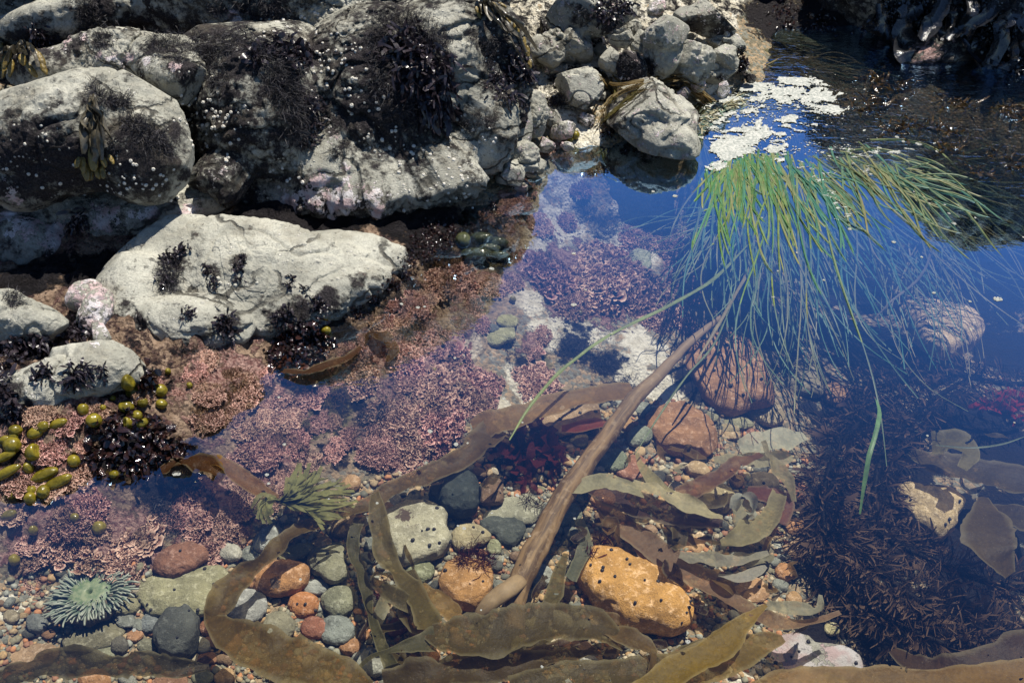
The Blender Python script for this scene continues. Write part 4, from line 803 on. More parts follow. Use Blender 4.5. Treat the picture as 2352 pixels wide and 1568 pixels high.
CL = [(1340,640,90),(1430,670,80),(1250,625,60),(1520,690,60),(1480,730,55),(1550,650,50),(1390,600,50),(1530,560,50),(1450,545,45),(1230,510,35),(1290,510,30),(1230,880,45),(1215,800,32),(1240,770,28),(1560,740,40),(1310,700,45),
 (1040,640,50),(1000,655,40),(1120,650,40),(1165,640,30),(950,700,30),(890,740,35),(1080,700,28),(1000,830,60),(930,820,50),(1060,860,55),(1100,880,50),(1000,900,65),(930,880,50),(1080,930,50),(1000,960,55),(900,960,50),(930,1010,50),(860,990,40),(870,1040,40),(990,1010,45),(810,820,45),(820,870,40),(780,810,30),(940,1060,35),
 (560,1030,40),(600,1040,35),(640,960,32),(590,950,30),(540,870,28),(470,830,25),(680,1020,30),
 (450,1130,45),(500,1190,50),(560,1140,45),(610,1150,35),(440,1200,40),(530,1240,40),(480,1260,35),(400,1180,35),(300,1240,55),(250,1270,50),(280,1310,45),(160,1190,50),(200,1160,45),(140,1240,45),(220,1210,40),(80,1270,35),(80,1330,35),(60,1240,30),(30,1170,35),(120,1110,40),(170,1080,40),(40,1100,35),(110,1030,35),(60,1000,35),(190,1020,28),(150,960,35),(220,940,35),(90,950,30),(270,920,28),(330,910,25),(350,880,22),(650,1090,28),(690,1110,24),
 (1250,340,25),(1290,360,25),(1180,460,30),(1150,480,28),(1210,430,22),(1330,430,25),(520,860,32),(600,860,30),(560,900,34),(480,905,30),(640,905,32),(700,905,36),(760,875,32),(450,860,24),(410,905,24),(530,945,34),(600,935,30),(870,750,30),(830,780,26),(930,730,24),(970,690,26),(900,700,20),(660,950,36),(720,960,30),(480,960,30),(760,960,26),(1010,770,22),(1100,740,24),(700,1060,30),(760,1030,30),(800,1000,28),(560,980,30)]
CLM = [("the pale slab",600,650),("the green anemone",205,1362),("the sea sacs",90,1060),("the olive fan seaweed",710,1150),("the black wet seaweed",330,1030),("the kelp stalk top",1560,800),("the olive jelly seaweed",1100,570),("the tan kelp blade",1280,930),("the sandy patch in the upper pool",1250,590),("the two olive stones",1160,760),("the low grey rock",170,880),("the grass roots",1620,560),("the dark wet weed at the slab corner",700,800),("the outcrop foot",1180,430),("the brick red stone",414,1287),("the dark pool edge",830,950)]
rc = np.random.default_rng(17); seenl = {}
for i, (x, y, r) in enumerate(CL):
    big = r > 55
    h, nrm = hit(x, y, [bed, R_slab, R_low, R_main]); s = pxs(h)
    me = (FR if y < 1060 or rc.random() < .4 else FRB)[rc.integers(2)] if not big else FR[rc.integers(4)]
    o = bpy.data.objects.new("coralline_clump", me); COL.objects.link(o); o.location = Vector(h - nrm*.12*r*s)
    nz = Vector(unit(nrm*.5+np.array([0, -.1, .8]))); o.rotation_mode = 'QUATERNION'; o.rotation_quaternion = nz.to_track_quat('Z', 'Y') @ Matrix.Rotation(rc.uniform(0, 6.28), 3, 'Z').to_quaternion()
    k = r*s*1.15; o.scale = (k*rc.uniform(.85, 1.2), k*rc.uniform(.85, 1.2), k*rc.uniform(.4, .75))
    szw = "broad" if r >= 55 else "medium" if r >= 40 else "small" if r >= 30 else "tiny"; cw = "pink brown" if 700 < x < 1150 else "rosy pink" if y > 1100 and x < 700 else "mauve pink"
    lb = f"{szw} {cw} frilly coralline clump {where(x, y, CLM)}"; seenl.setdefault(lb, []).append(o); tag(o, lb, "coralline alga", "coralline clumps on the pool rocks")

ROCKS = [b[2] for b in BV if b[2].get("category") == "rock"]
def roots(px, py, r, n, rg, only=None, gauss=True):
    P = []; Nn = []
    for _ in range(n):
        dx, dy = rg.normal(size=2)*r*.45 if gauss else rg.uniform(-r, r, 2)
        h, nn = hit(px+dx, py+dy, only); P.append(h); Nn.append(nn)
    P = np.array(P); Nn = np.array(Nn); md = np.median(P, axis=0); ok = np.linalg.norm(P-md, axis=1) < r*1.3*pxs(md)+.02
    return P[ok], Nn[ok]
def turf(label, spots, n, L=.018, seed=1, mat=None, w=.0009, cat="turf alga", name="algae_tuft", droop=.10, group="black turf tufts on the rocks", curl=.25):
    rg = np.random.default_rng(seed); parts = []
    tot = sum(s_[2]**2 for s_ in spots)
    for (x, y, r) in spots:
        P, Nn = roots(x, y, r, int(n*r*r/tot)+5, rg)
        d = unit(Nn*.9 + rg.normal(size=P.shape)*.55 + np.array([0, -.15, -.15])); k = len(P)
        parts.append(blades(P-Nn*.002, d, L*rg.uniform(.4, 1.3, k), w*rg.uniform(.6, 1.4, k), 5, droop, curl, 2, rg))
    V, F, t = join(parts); o = mkobj(name, V, F, mat or TURF, loc=V.mean(0), attrs={"t": t}); tag(o, label, cat, group); return o
TF = [("long mane of black turf hanging on the outcrop left of its centre", [(660,210,45),(690,260,40),(680,310,30),(640,160,40),(600,120,35)], 2600, .035),
 ("dense black turf mound on the crest of the outcrop near the top centre", [(900,50,50),(960,60,45),(1010,90,35),(870,90,30)], 2200, .024),
 ("black turf fringe behind the long grey ridge", [(360,110,40),(410,130,40),(450,100,40),(390,80,35)], 1800, .022),
 ("black turf patch on the pale rock in the top left corner", [(210,60,35),(240,90,30),(200,20,30),(270,60,25)], 1300, .022),
 ("thin line of black turf along the top left rock edge", [(120,90,22),(100,85,18),(140,95,18)], 500, .016),
 ("black turf tuft above the hanging rockweed on the rounded boulder", [(225,220,22),(215,200,14),(255,225,18),(285,235,18)], 800, .022),
 ("black turf patch on the right shoulder of the rounded boulder", [(330,300,35),(360,320,30),(300,280,25),(385,340,18)], 1300, .02),
 ("black turf strip under the rounded boulder crown at its centre", [(290,240,20),(260,330,18)], 300, .014),
 ("round hairy black tuft on the left part of the pale slab", [(380,655,28),(395,640,24),(375,620,18),(400,600,16)], 1100, .022),
 ("black turf below the blades on the outcrop centre", [(880,190,40),(930,250,40),(960,280,30),(870,140,30)], 1500, .026),
 ("black turf on the right shoulder of the outcrop", [(1120,110,30),(1150,90,25),(1080,80,25),(1160,170,22)], 900, .020),
 ("black turf on the dark top left face of the outcrop", [(480,130,35),(520,100,35),(560,80,30),(500,180,30)], 1400, .022),
 ("black turf on the top edge of the outcrop left of centre", [(620,20,30),(560,15,25),(500,20,25)], 900, .022),
 ("black turf capping the small dark boulder in the back heap", [(1447,150,24)], 500, .012),
 ("dark turf patch on the rock between the outcrop and the back heap", [(1290,232,20)], 700, .014),
 ("dark turf behind the back heap at the top edge", [(1340,30,25),(1420,50,30),(1250,40,25)], 800, .016),
 ("short black turf on the outcrop's lower right face", [(1080,300,26),(1100,275,22),(1065,280,20)], 700, .012),
 ("dark fuzz along the foot of the pale slab", [(420,805,18),(450,808,16),(480,812,16)], 600, .012),
 ("grey black turf on the front corner of the outcrop near the waterline", [(770,350,22),(790,330,15)], 500, .012),
 ("brown black turf on the rock beside the dark cave at the left", [(35,685,28)], 600, .012)]
TF += [("rusty brown weed fringe on the bank between the pale slab and the pink coralline", [(560,880,34),(610,890,30),(520,900,26)], 900, .014),
 ("rusty brown weed mat on the bank below the slab corner weed", [(720,890,34),(770,900,30),(680,920,26)], 900, .014),
 ("brown weed clump on the sunken bank right of the wet black seaweed", [(470,940,30),(510,960,28)], 700, .014),
 ("olive brown weed clump on the bank above the fan seaweed", [(640,1000,34),(690,990,28)], 700, .016),
 ("brown weed clump between the coralline mounds under the slab's point", [(960,740,26),(930,760,22)], 500, .014),
 ("brown weed tuft at the waterline right of the slab's point", [(1010,610,28),(1050,600,24)], 600, .014),("dark fuzzy weed filling a hollow of the pool left of the kelp stalk", [(1330,800,38),(1380,830,38),(1300,790,26)], 1300, .020),
 ("dark fuzzy weed patch deep in the blue reflection of the upper pool", [(1400,520,40),(1350,490,30)], 900, .02),
 ("dark fuzzy weed hollow right of the sandy patch in the upper pool", [(1440,600,30),(1375,590,26)], 800, .018),
 ("dark fuzzy weed in the hollow under the pink brown coralline", [(850,960,34),(880,940,24)], 900, .018),
 ("dark fuzzy weed among the rosy coralline left of the fan seaweed", [(400,1200,36),(370,1160,30)], 900, .018),
 ("dark fuzzy weed under the broad coralline bank near the tan kelp", [(1400,900,30),(1440,880,24)], 700, .016)]
BTURF = weed_material('brown_turf', (.03,.014,.007), (.13,.07,.032), .5, .2, tip=(.22,.12,.06), spec=.3)
for i, (lb, sp, n_, L_) in enumerate(TF): turf(lb, sp, int(n_*1.1), L_, 400+i, BTURF if 'brown weed' in lb else None)

def leafy(label, spots, n, L=.03, w=.007, seed=1, mat=None, droop=.35, group="dark leafy seaweeds on the rocks", name="seaweed_clump", cat="seaweed", out=.7, seg=6, curl=.22):
    rg = np.random.default_rng(seed); parts = []; tot = sum(s_[2]**2 for s_ in spots)
    for (x, y, r) in spots:
        P, Nn = roots(x, y, r, int(n*r*r/tot)+4, rg); k = len(P)
        d = unit(Nn*out + rg.normal(size=P.shape)*.5 + np.array([0, -.1, -.2])); ll = L*rg.uniform(.45, 1.25, k); ww = w*rg.uniform(.5, 1.3, k)
        parts.append(blades(P-Nn*.003, d, ll, ww, seg, droop, curl, 3.5, rg, prof=lambda t: (.25+.9*math.sin(min(1, t*1.15)*math.pi*.62))*(1 if t < .95 else .55)))
        # forked lobes sprouting from the main blades
        sel = rg.random(k) < .7
        if sel.any():
            P2 = (P + d*ll[:, None]*.45)[sel] + np.array([0, 0, -.1])*(ll[sel]*droop*.4)[:, None]; d2 = unit(d[sel] + rg.normal(size=(sel.sum(), 3))*.7)
            parts.append(blades(P2, d2, ll[sel]*.6, ww[sel]*.8, seg, droop, curl, 3.5, rg))
    V, F, t = join(parts); o = mkobj(name, V, F, mat or DARKW, loc=V.mean(0), attrs={"t": t}); tag(o, label, cat, group); return o
LF = [("thick curtain of black blades hanging from the centre of the outcrop", [(950,110,45),(990,140,40),(920,130,35),(1010,190,25),(960,190,35),(1000,240,25)], 420, .065, .010, .45, None),
 ("cluster of crinkled black blades on the outcrop above the hanging mane", [(620,110,25),(660,120,30),(690,125,22),(590,130,18)], 200, .030, .010, .25, None),
 ("black blades trailing down the right side of the hanging mane", [(710,230,18),(720,270,18),(700,310,16)], 130, .035, .006, .4, None),
 ("dark brown blades on the outcrop's right shoulder below the rockweed", [(1180,130,20),(1200,160,18),(1150,190,25),(1170,220,18)], 220, .035, .007, .4, None),
 ("line of black blades in the crack across the left of the pale slab", [(405,585,16),(420,575,12),(385,600,14),(370,640,10)], 120, .022, .005, .2, None),
 ("narrow column of black sprigs on the pale slab near its centre", [(555,590,10),(552,615,10),(545,640,9)], 90, .016, .004, .2, None),
 ("spray of black sprigs on the pale slab left of its centre", [(475,625,12),(490,645,14),(470,610,8)], 80, .015, .004, .2, None),
 ("upright black sprig clump on the lower middle of the pale slab", [(515,735,13),(515,750,13),(522,762,11)], 100, .024, .006, .3, None),
 ("small ring of black sprigs on the lower left of the pale slab", [(434,718,12)], 50, .015, .004, .2, None),
 ("two small black sprigs near the right end of the pale slab", [(664,655,9),(672,640,6),(700,662,7)], 45, .014, .004, .2, None),
 ("black sprigs trailing to the wet corner of the pale slab", [(725,692,12),(735,702,12)], 90, .018, .005, .25, None),
 ("black sprig cluster along the lower edge of the pale slab", [(660,715,12),(640,730,14),(690,745,16)], 110, .020, .006, .25, None),
 ("black blades under the small pale rock at the left edge", [(40,795,28),(90,790,25),(20,820,22)], 260, .028, .006, .35, None),
 ("shiny black blades beside the white crusted rock", [(180,770,20),(192,782,16),(170,758,14)], 170, .030, .007, .3, None),
 ("black sprig on the crest of the low grey rock", [(95,860,14),(110,850,8)], 60, .020, .006, .2, None),
 ("spray of black sprigs down the face of the low grey rock", [(175,860,18),(160,875,16),(195,850,12)], 110, .024, .005, .3, None),
 ("thin black sprig on the right of the low grey rock", [(238,862,7),(236,845,5)], 30, .016, .004, .2, None),
 ("black seaweed at the left edge beneath the low grey rock", [(15,910,26),(30,940,22),(5,870,20)], 220, .026, .007, .3, None),
 ("wet black seaweed heap glistening at the waterline left of the fan seaweed", [(330,990,45),(380,1040,45),(300,1050,40),(250,980,30),(420,1070,35),(230,1040,25)], 620, .032, .012, .45, WETW),
 ("wet purple black seaweed dripping over the corner of the pale slab", [(660,800,35),(700,820,35),(740,790,30),(690,770,30),(630,830,25),(720,755,20)], 620, .026, .010, .4, WETW),
 ("brown red wet seaweed fringe under the slab corner weed", [(650,850,25),(700,860,30),(740,850,20)], 200, .024, .010, .4, "B"),
 ("glistening dark weed mat under the outcrop beside the pale slab's point", [(940,600,30),(990,570,35),(1040,540,35),(1000,530,30),(960,560,25)], 900, .010, .004, .1, WETW),
 ("dark wet fringe between the pale slab and the coralline", [(900,650,22),(860,690,20),(820,720,20),(930,630,18)], 500, .009, .004, .1, WETW),
 ("dark wet weed by the right foot of the outcrop", [(1100,520,25),(1150,510,20),(1130,480,18)], 300, .012, .004, .1, WETW),
 ("wet black leaf on the low shore beside the yellow sacs", [(265,985,14),(290,950,10),(345,890,14),(330,870,10)], 90, .030, .012, .2, WETW),
 ("black weed at the foot of the weed draped pale rock", [(1470,380,25),(1520,390,20),(1440,345,20),(1400,300,22)], 350, .018, .006, .3, WETW),
 ("small dark weed patch on the low rock right of the outcrop", [(1270,230,14)], 90, .014, .004, .2, None),
 ("dark leafy weed in the crevice above the back heap", [(1390,20,25),(1430,15,25)], 200, .03, .006, .3, None),
 ("dark wet weed under the right end of the back heap", [(1700,138,24)], 500, .014, .006, .2, WETW),
 ("black weed hanging over the edge of the top left rocks", [(85,75,20),(100,100,22),(70,110,18)], 200, .028, .006, .35, None),
 ("long black blades streaming under the rounded boulder's rockweed", [(185,500,15),(180,520,12)], 40, .04, .006, .4, None)]
BRED = weed_material("brown_red_weed", (.035,.012,.008), (.14,.05,.025), .3, .35, coat=.4)
for i, (lb, sp, n_, L_, w_, dr, mt) in enumerate(LF): leafy(lb, sp, n_, L_, w_, 500+i, BRED if mt == "B" else mt, dr)

# barnacles, limpets and snails: one shape each, every animal an object
def lathe(prof, ns=12, ribs=0.0, nr=6):
    V = []; a = np.arange(ns)*2*np.pi/ns
    for r, z in prof: rr = r*(1+ribs*np.cos(a*nr)); V.append(np.column_stack([rr*np.cos(a), rr*np.sin(a), np.full(ns, z)]))
    V = np.vstack(V); ii = np.arange(len(prof)*ns).reshape(len(prof), ns); nx = np.roll(ii, -1, 1)
    return V, np.stack([ii[:-1].ravel(), nx[:-1].ravel(), nx[1:].ravel(), ii[1:].ravel()], 1)
bvv, bff = lathe([(1.0,-.2),(.95,.1),(.72,.55),(.5,.8),(.40,.82),(.32,.6),(.12,.45),(.001,.5)], 16, .08, 6); BME = mesh_from("barnacle", bvv, bff, True); BME.materials.append(BARN)
def snail_mesh():
    D, F = ico(4); V = D.copy(); a = np.arctan2(V[:, 1], V[:, 0]); V[:, 2] = np.where(V[:, 2] > 0, V[:, 2]*1.15, V[:, 2]*.55)
    V *= (1-.10*np.cos(a-V[:, 2]*9.0)*(1-V[:, 2]**2))[:, None]; V[:, 0] += .25*np.maximum(V[:, 2], 0); me = mesh_from("snail", V, F, True); me.materials.append(SNAIL); return me
SME = snail_mesh()
lv, lf = lathe([(1.0,-.1),(.9,.12),(.6,.40),(.3,.62),(.08,.72),(.001,.73)], 20, .05, 10); LME = mesh_from("limpet", lv, lf, True); LME.materials.append(plain("limpet_shell", (.30,.29,.24), (.55,.53,.46), .7, 200))
def stick(name, me, px, py, rpx, label, cat, group, rg, only=None, sink=.1):
    h, nn = hit(px, py, only); o = bpy.data.objects.new(name, me); COL.objects.link(o); s = rpx*pxs(h); o.location = Vector(h - nn*s*sink)
    o.rotation_mode = 'QUATERNION'; o.rotation_quaternion = Vector(nn).to_track_quat('Z', 'Y') @ Matrix.Rotation(rg.uniform(0, 6.28), 3, 'Z').to_quaternion()
    o.scale = (s, s*rg.uniform(.85, 1.15), s*rg.uniform(.8, 1.1)); tag(o, label, cat, group); return o
RLM = [("the mane of turf",680,250),("the black blade curtain",970,190),("the outcrop's left hollow",520,260),("the rounded boulder crown",230,200),("the rounded boulder face",100,350),("the hanging rockweed",215,330),("the boulder's right shoulder",360,360),("the long grey ridge",280,150),("the pale slab",600,620),("the outcrop's upper face",760,90),
 ("the outcrop's dark centre",840,240),("the outcrop's lower tongue",1060,390),("the outcrop foot",720,440),("the outcrop's right face",1080,270),("the narrow ledge",200,500),("the slab's wet corner",750,690),("the slab's left tuft",400,650),("the right end of the slab",850,590)]
rb = np.random.default_rng(23); bl = []
for (x, y, r, n_) in [(700,60,50,16),(760,140,70,40),(820,200,60,20),(640,60,60,14),(470,260,60,30),(500,330,50,18),(430,260,30,10),(100,350,110,16),(300,400,60,20),(370,420,40,12),(660,430,60,12),(880,330,60,16),(1000,420,80,26),(1060,430,50,14),(1120,330,40,12),(1050,290,50,12),(230,130,60,8),(780,470,60,12),(560,200,30,8),(730,440,40,10),(440,130,40,6),(850,160,50,10)]:
    for _ in range(n_):
        dx, dy = rb.normal(size=2)*r*.6; bl.append((x+dx, y+dy, rb.uniform(2.6, 5.2)))
bl += [(80,312,8),(102,342,7),(15,342,7),(138,425,7),(508,310,8),(528,358,7),(710,450,7),(820,225,8),(700,340,7),(405,395,6),(15,308,5)]
for (x, y, r) in bl[:290]:
    stick("barnacle", BME, x, y, r, f"{'large' if r > 6 else 'small' if r > 4 else 'tiny'} white barnacle {where(x, y, RLM)}", "barnacle", "white barnacles on the rocks", rb, ROCKS)
for (x, y, r) in [(470,620,5),(484,634,5),(500,640,5),(465,695,6),(475,690,5),(790,620,6),(760,605,4),(815,585,4),(700,560,5),(640,745,5),(505,650,5),(640,820,5),(860,575,4),(560,690,4),(730,600,5),(490,780,4),(800,560,4),(540,655,5),(660,600,4),(610,560,4),(775,640,4),(590,650,3.5),(845,615,4)]:
    stick("limpet", LME, x, y, r*1.2, f"small grey limpet on the pale rock {where(x, y, RLM)}", "limpet", "limpets on the pale slab", rb, ROCKS)
SN = [("A",1172,940),("A",1438,905),("A",1455,920),("A",990,1040),("A",1015,1075),("A",940,1010),("A",2200,700),("A",2140,755),("A",2118,708),("A",2055,716),("A",1997,1035),("A",2050,1040),("A",2118,1080),("A",1190,1260),("A",1270,1080),("A",1330,1075),("A",1375,800),("A",1210,680),("A",1420,740),
 ("B",715,535),("B",675,535),("B",635,545),("B",572,608),("B",750,625),("B",685,640),("B",820,615),("B",980,522),("B",1042,555),("B",905,662),("B",735,395),("B",790,812),("B",1770,775),("B",1850,790),("B",1845,810),("B",1930,850),("B",2130,875),("B",2220,885),("B",2065,1030),("B",2240,1010),("B",1830,885),("B",1905,675),("B",2010,735),("B",2030,770),("B",1042,885),("B",110,690),("B",115,750),
 ("C",95,1020),("C",85,1060),("C",130,1055),("C",70,1095),("C",40,1160),("C",35,160),("C",320,305),("C",590,225),("C",565,655),("C",600,655),("C",560,922),("C",1555,315),("C",1580,335),("C",1905,345),("C",1835,465),("C",1810,500),("C",775,1390),("C",670,1432),("C",917,1462),("C",825,1355),("C",1210,1432),("C",820,560),("C",890,1290),
 ("E",272,1140),("E",258,1002),("E",195,885),("E",200,935),("E",452,1165),("E",370,1105),("E",955,1110),("E",340,830),("E",520,1200),("E",415,790),("E",575,1060),("D",1695,1290),("D",1640,1255),("D",1560,1330),("D",1800,1280)]
SLM = LM + [("the split tan rock",2140,1165),("the grass shadowed tan boulder",2170,750)]
for k, x, y in SN:
    px, py = crop(x, y, k); stick("snail", SME, px, py, rb.uniform(2.6, 4.6), f"small black snail {where(px, py, SLM)}", "snail", "black turban snails on the pool stones", rb, None, -.25)

# ------------------------------------------------------------------ sea sacs and rockweed with swollen tips
SAC = weed_material("sea_sac_skin", (.13,.105,.008), (.36,.29,.03), .32, .35, coat=.35, bumpd=.0012)
FLT = weed_material("rockweed_tip", (.10,.07,.015), (.30,.21,.05), .45, .15, coat=.3, bumpd=.002)
RWD = weed_material("rockweed_frond", (.045,.04,.03), (.16,.14,.10), .35, .15, coat=.4)
def lump(c, r, d=(0, 0, 1), seed=0, dent=0.0, level=4):
    D, F = ico(level); V = D*np.array(r); V = V*(1+.10*fbm(D*1.3+seed, 1, 2, seed))[:, None]
    if dent: k = unit(np.array([.3, -.6, .8])); a = D@k; V = V*(1-dent*sstep(.45, .95, a))[:, None]
    R = np.array(Vector(d).normalized().to_track_quat('Z', 'Y').to_matrix()); return V@R.T + c, F
SACS = [(292,872,14,22,20,1),(300,897,16,16,-10,1),(318,905,10,16,10,1),(362,903,15,13,-60,0),(328,925,10,12,0,1),(367,930,12,10,-60,0),(290,943,15,13,-70,0),(215,966,16,14,-80,0),(190,944,11,13,0,0),(313,962,11,11,0,0),(320,975,13,13,0,1),(294,976,10,16,-10,1),(35,985,13,10,-80,0),(33,1000,10,9,90,0),(84,992,18,12,60,0),(105,978,14,11,80,0),(133,975,20,9,85,0),(28,1020,18,17,0,0),(85,1042,22,16,30,1),
 (167,1058,12,15,0,0),(68,1079,10,16,0,0),(108,1092,30,12,60,0),(15,1085,34,10,50,0),(132,1108,34,11,60,0),(75,1127,12,11,0,0),(101,1131,13,15,0,0),(77,1148,12,15,0,0),(28,1135,12,8,80,0),(20,1185,16,10,80,0),(10,1050,26,9,70,0),(225,1212,14,14,0,0),(80,1215,12,9,0,0),(177,1188,10,9,0,0),(30,1286,13,11,0,0),(262,1088,11,8,80,0),(385,855,7,6,0,0),(436,886,7,6,0,0),(752,763,11,9,90,0),(1052,840,8,6,0,0),(1008,877,8,8,0,0),(993,853,7,7,0,0),(1175,692,8,7,0,0),(1318,315,9,9,0,0),(1310,322,6,6,0,0),(1460,668,6,6,0,0),(1350,690,7,7,0,0),(1330,720,6,6,0,0),(240,935,6,7,0,0),(256,918,6,6,0,0),(10,1010,12,8,60,0)]
slm = [("the pale kelp scrap at the waterline",470,1080),("the low grey rock",230,900),("the wet black seaweed",330,1000),("the left edge",10,1080),("the pink coralline shore",120,1110),("the slab corner",750,760),("the pink brown coralline",1020,860),("the upper pool",1380,690),("the weed draped rock",1320,320),("the two olive stones",1175,700),("the anemone",150,1290)]
rsac = np.random.default_rng(31)
for i, (x, y, a, b, ro, op) in enumerate(SACS):
    h, nn = hit(x, y); s = pxs(h); d = np.array([math.sin(math.radians(ro)), -.25*abs(math.sin(math.radians(ro))), math.cos(math.radians(ro))*.8+.3]) if a < b*1.4 else np.array([math.cos(math.radians(90-ro)), .35, .25])
    L_ = max(a, b)*s; w_ = min(a, b)*s*1.15; L_ *= 1.12; V, F = lump(h + nn*w_*.7, (w_, w_, L_), d, i, .55 if op else 0.0)
    o = mkobj("sea_sac", V, F, SAC, loc=h); szw = "long" if L_ > 1.7*w_ else "big round" if a > 13 else "small round" if a > 8 else "tiny"
    tag(o, f"{szw} {'open mouthed ' if op else ''}yellow green seaweed sac {where(x, y, slm)}", "sea sac", "yellow green sacs on the shore")
def rockweed(label, base, fr, tips, seed, wpx=9, mat=None):
    """fr: end points of flat fronds; tips: (px,py,length,width,dx,dy) swollen ends"""
    rg = np.random.default_rng(seed); b0, nb = hit(*base); root = empty("rockweed", b0); tag(root, label, "rockweed", None)
    for i, (ex, ey) in enumerate(fr):
        pts = []
        for k in range(5):
            t = k/4; x = base[0]+(ex-base[0])*t+rg.normal()*2.5; y = base[1]+(ey-base[1])*t+rg.normal()*2.5; h, n2 = hit(x, y); pts.append(np.append(h+n2*(.004+.018*math.sin(t*2.2)+rg.uniform(0, .006)), [wpx*(.5+.7*math.sin(t*2.6)+.1)*pxs(h), rg.normal()*.8]))
        Q = crom(np.array(pts), 5); V, F, t = strip(Q[:, :3], np.abs(Q[:, 3])+.001, Q[:, 4]+.9, 5, .25, .15, seed+i, up=nb)
        mkobj("frond", V, F, mat or RWD, loc=b0, parent=root, attrs={"t": t})
    for i, (x, y, l, w_, dx, dy) in enumerate(tips):
        h, n2 = hit(x, y); s = pxs(h); d = RV*dx - UV*dy; V, F = lump(h+n2*(.012), (w_*s, w_*s*.7, l*s), d, seed+i, 0, 4); V += (unit(V-h)*.0015*fbm(V, 300, 2, i)[:, None]); mkobj("float_tip", V, F, FLT, loc=b0, parent=root)
    return root
rockweed("rockweed tuft hanging on the rounded boulder with yellow swollen tips", (218,225), [(195,330),(205,345),(225,345),(240,330),(250,340),(265,330),(212,300),(235,300),(185,350),(250,360),(200,290),(228,370)],
    [(180,362,14,7,-.3,1),(195,368,20,8,.1,1),(217,365,30,11,.1,1),(205,385,22,9,.1,1),(230,388,16,7,.2,1),(248,368,14,7,.3,1),(262,362,12,5,.5,1),(240,385,16,6,.1,1),(215,395,14,8,0,1)], 61, 13)
rockweed("rockweed clump with olive tapered tips at the left edge of the top rocks", (55,90), [(20,150),(40,140),(60,130),(80,140),(30,120),(75,110),(10,130),(95,155)],
    [(48,120,22,7,-.4,1),(62,118,20,6,.1,1),(30,140,24,8,-.4,1),(15,150,22,8,-.3,1),(38,158,20,7,-.2,1),(62,145,14,9,.3,1),(92,140,24,9,.7,1),(80,155,22,7,.7,1),(10,125,18,7,-.2,1),(70,100,16,7,.9,.3),(22,165,16,6,-.3,1),(105,155,18,7,.5,1)], 62, 9)
rockweed("rockweed trailing down behind the outcrop's right shoulder with pale yellow tips", (1100,0), [(1120,30),(1140,40),(1160,60),(1150,30),(1175,80),(1185,100),(1190,70),(1200,130),(1130,60),(1110,40),(1205,160),(1215,110)],
    [(1138,25,12,6,.6,1),(1155,18,11,5,.8,.6),(1165,48,14,5,.5,1),(1180,75,15,6,.4,1),(1192,95,14,5,.2,1),(1205,125,14,6,.1,1),(1128,40,12,5,.3,1),(1214,145,12,5,0,1),(1085,25,10,5,.2,1),(1100,45,10,5,.3,1)], 63, 8)
def jelly():
    h, nn = hit(1100, 575); root = empty("jelly_seaweed", h); tag(root, "glassy olive bubble shaped seaweed at the waterline right of the slab's point", "seaweed")
    JM = weed_material("olive_jelly", (.05,.055,.025), (.12,.13,.06), .08, .3, coat=1.0, bumpd=.003)
    for i, (x, y, a, b) in enumerate([(1062,560,18,20),(1100,552,30,14),(1140,560,24,14),(1095,585,34,16),(1140,590,28,12),(1070,585,16,14),(1120,572,26,12)]):
        q, n2 = hit(x, y); s = pxs(q); V, F = lump(q+n2*b*s*.5, (a*s, b*s, b*s*.9), (0, -.3, 1), 70+i, 0, 4); mkobj("lobe", V, F, JM, loc=h, parent=root)
jelly()

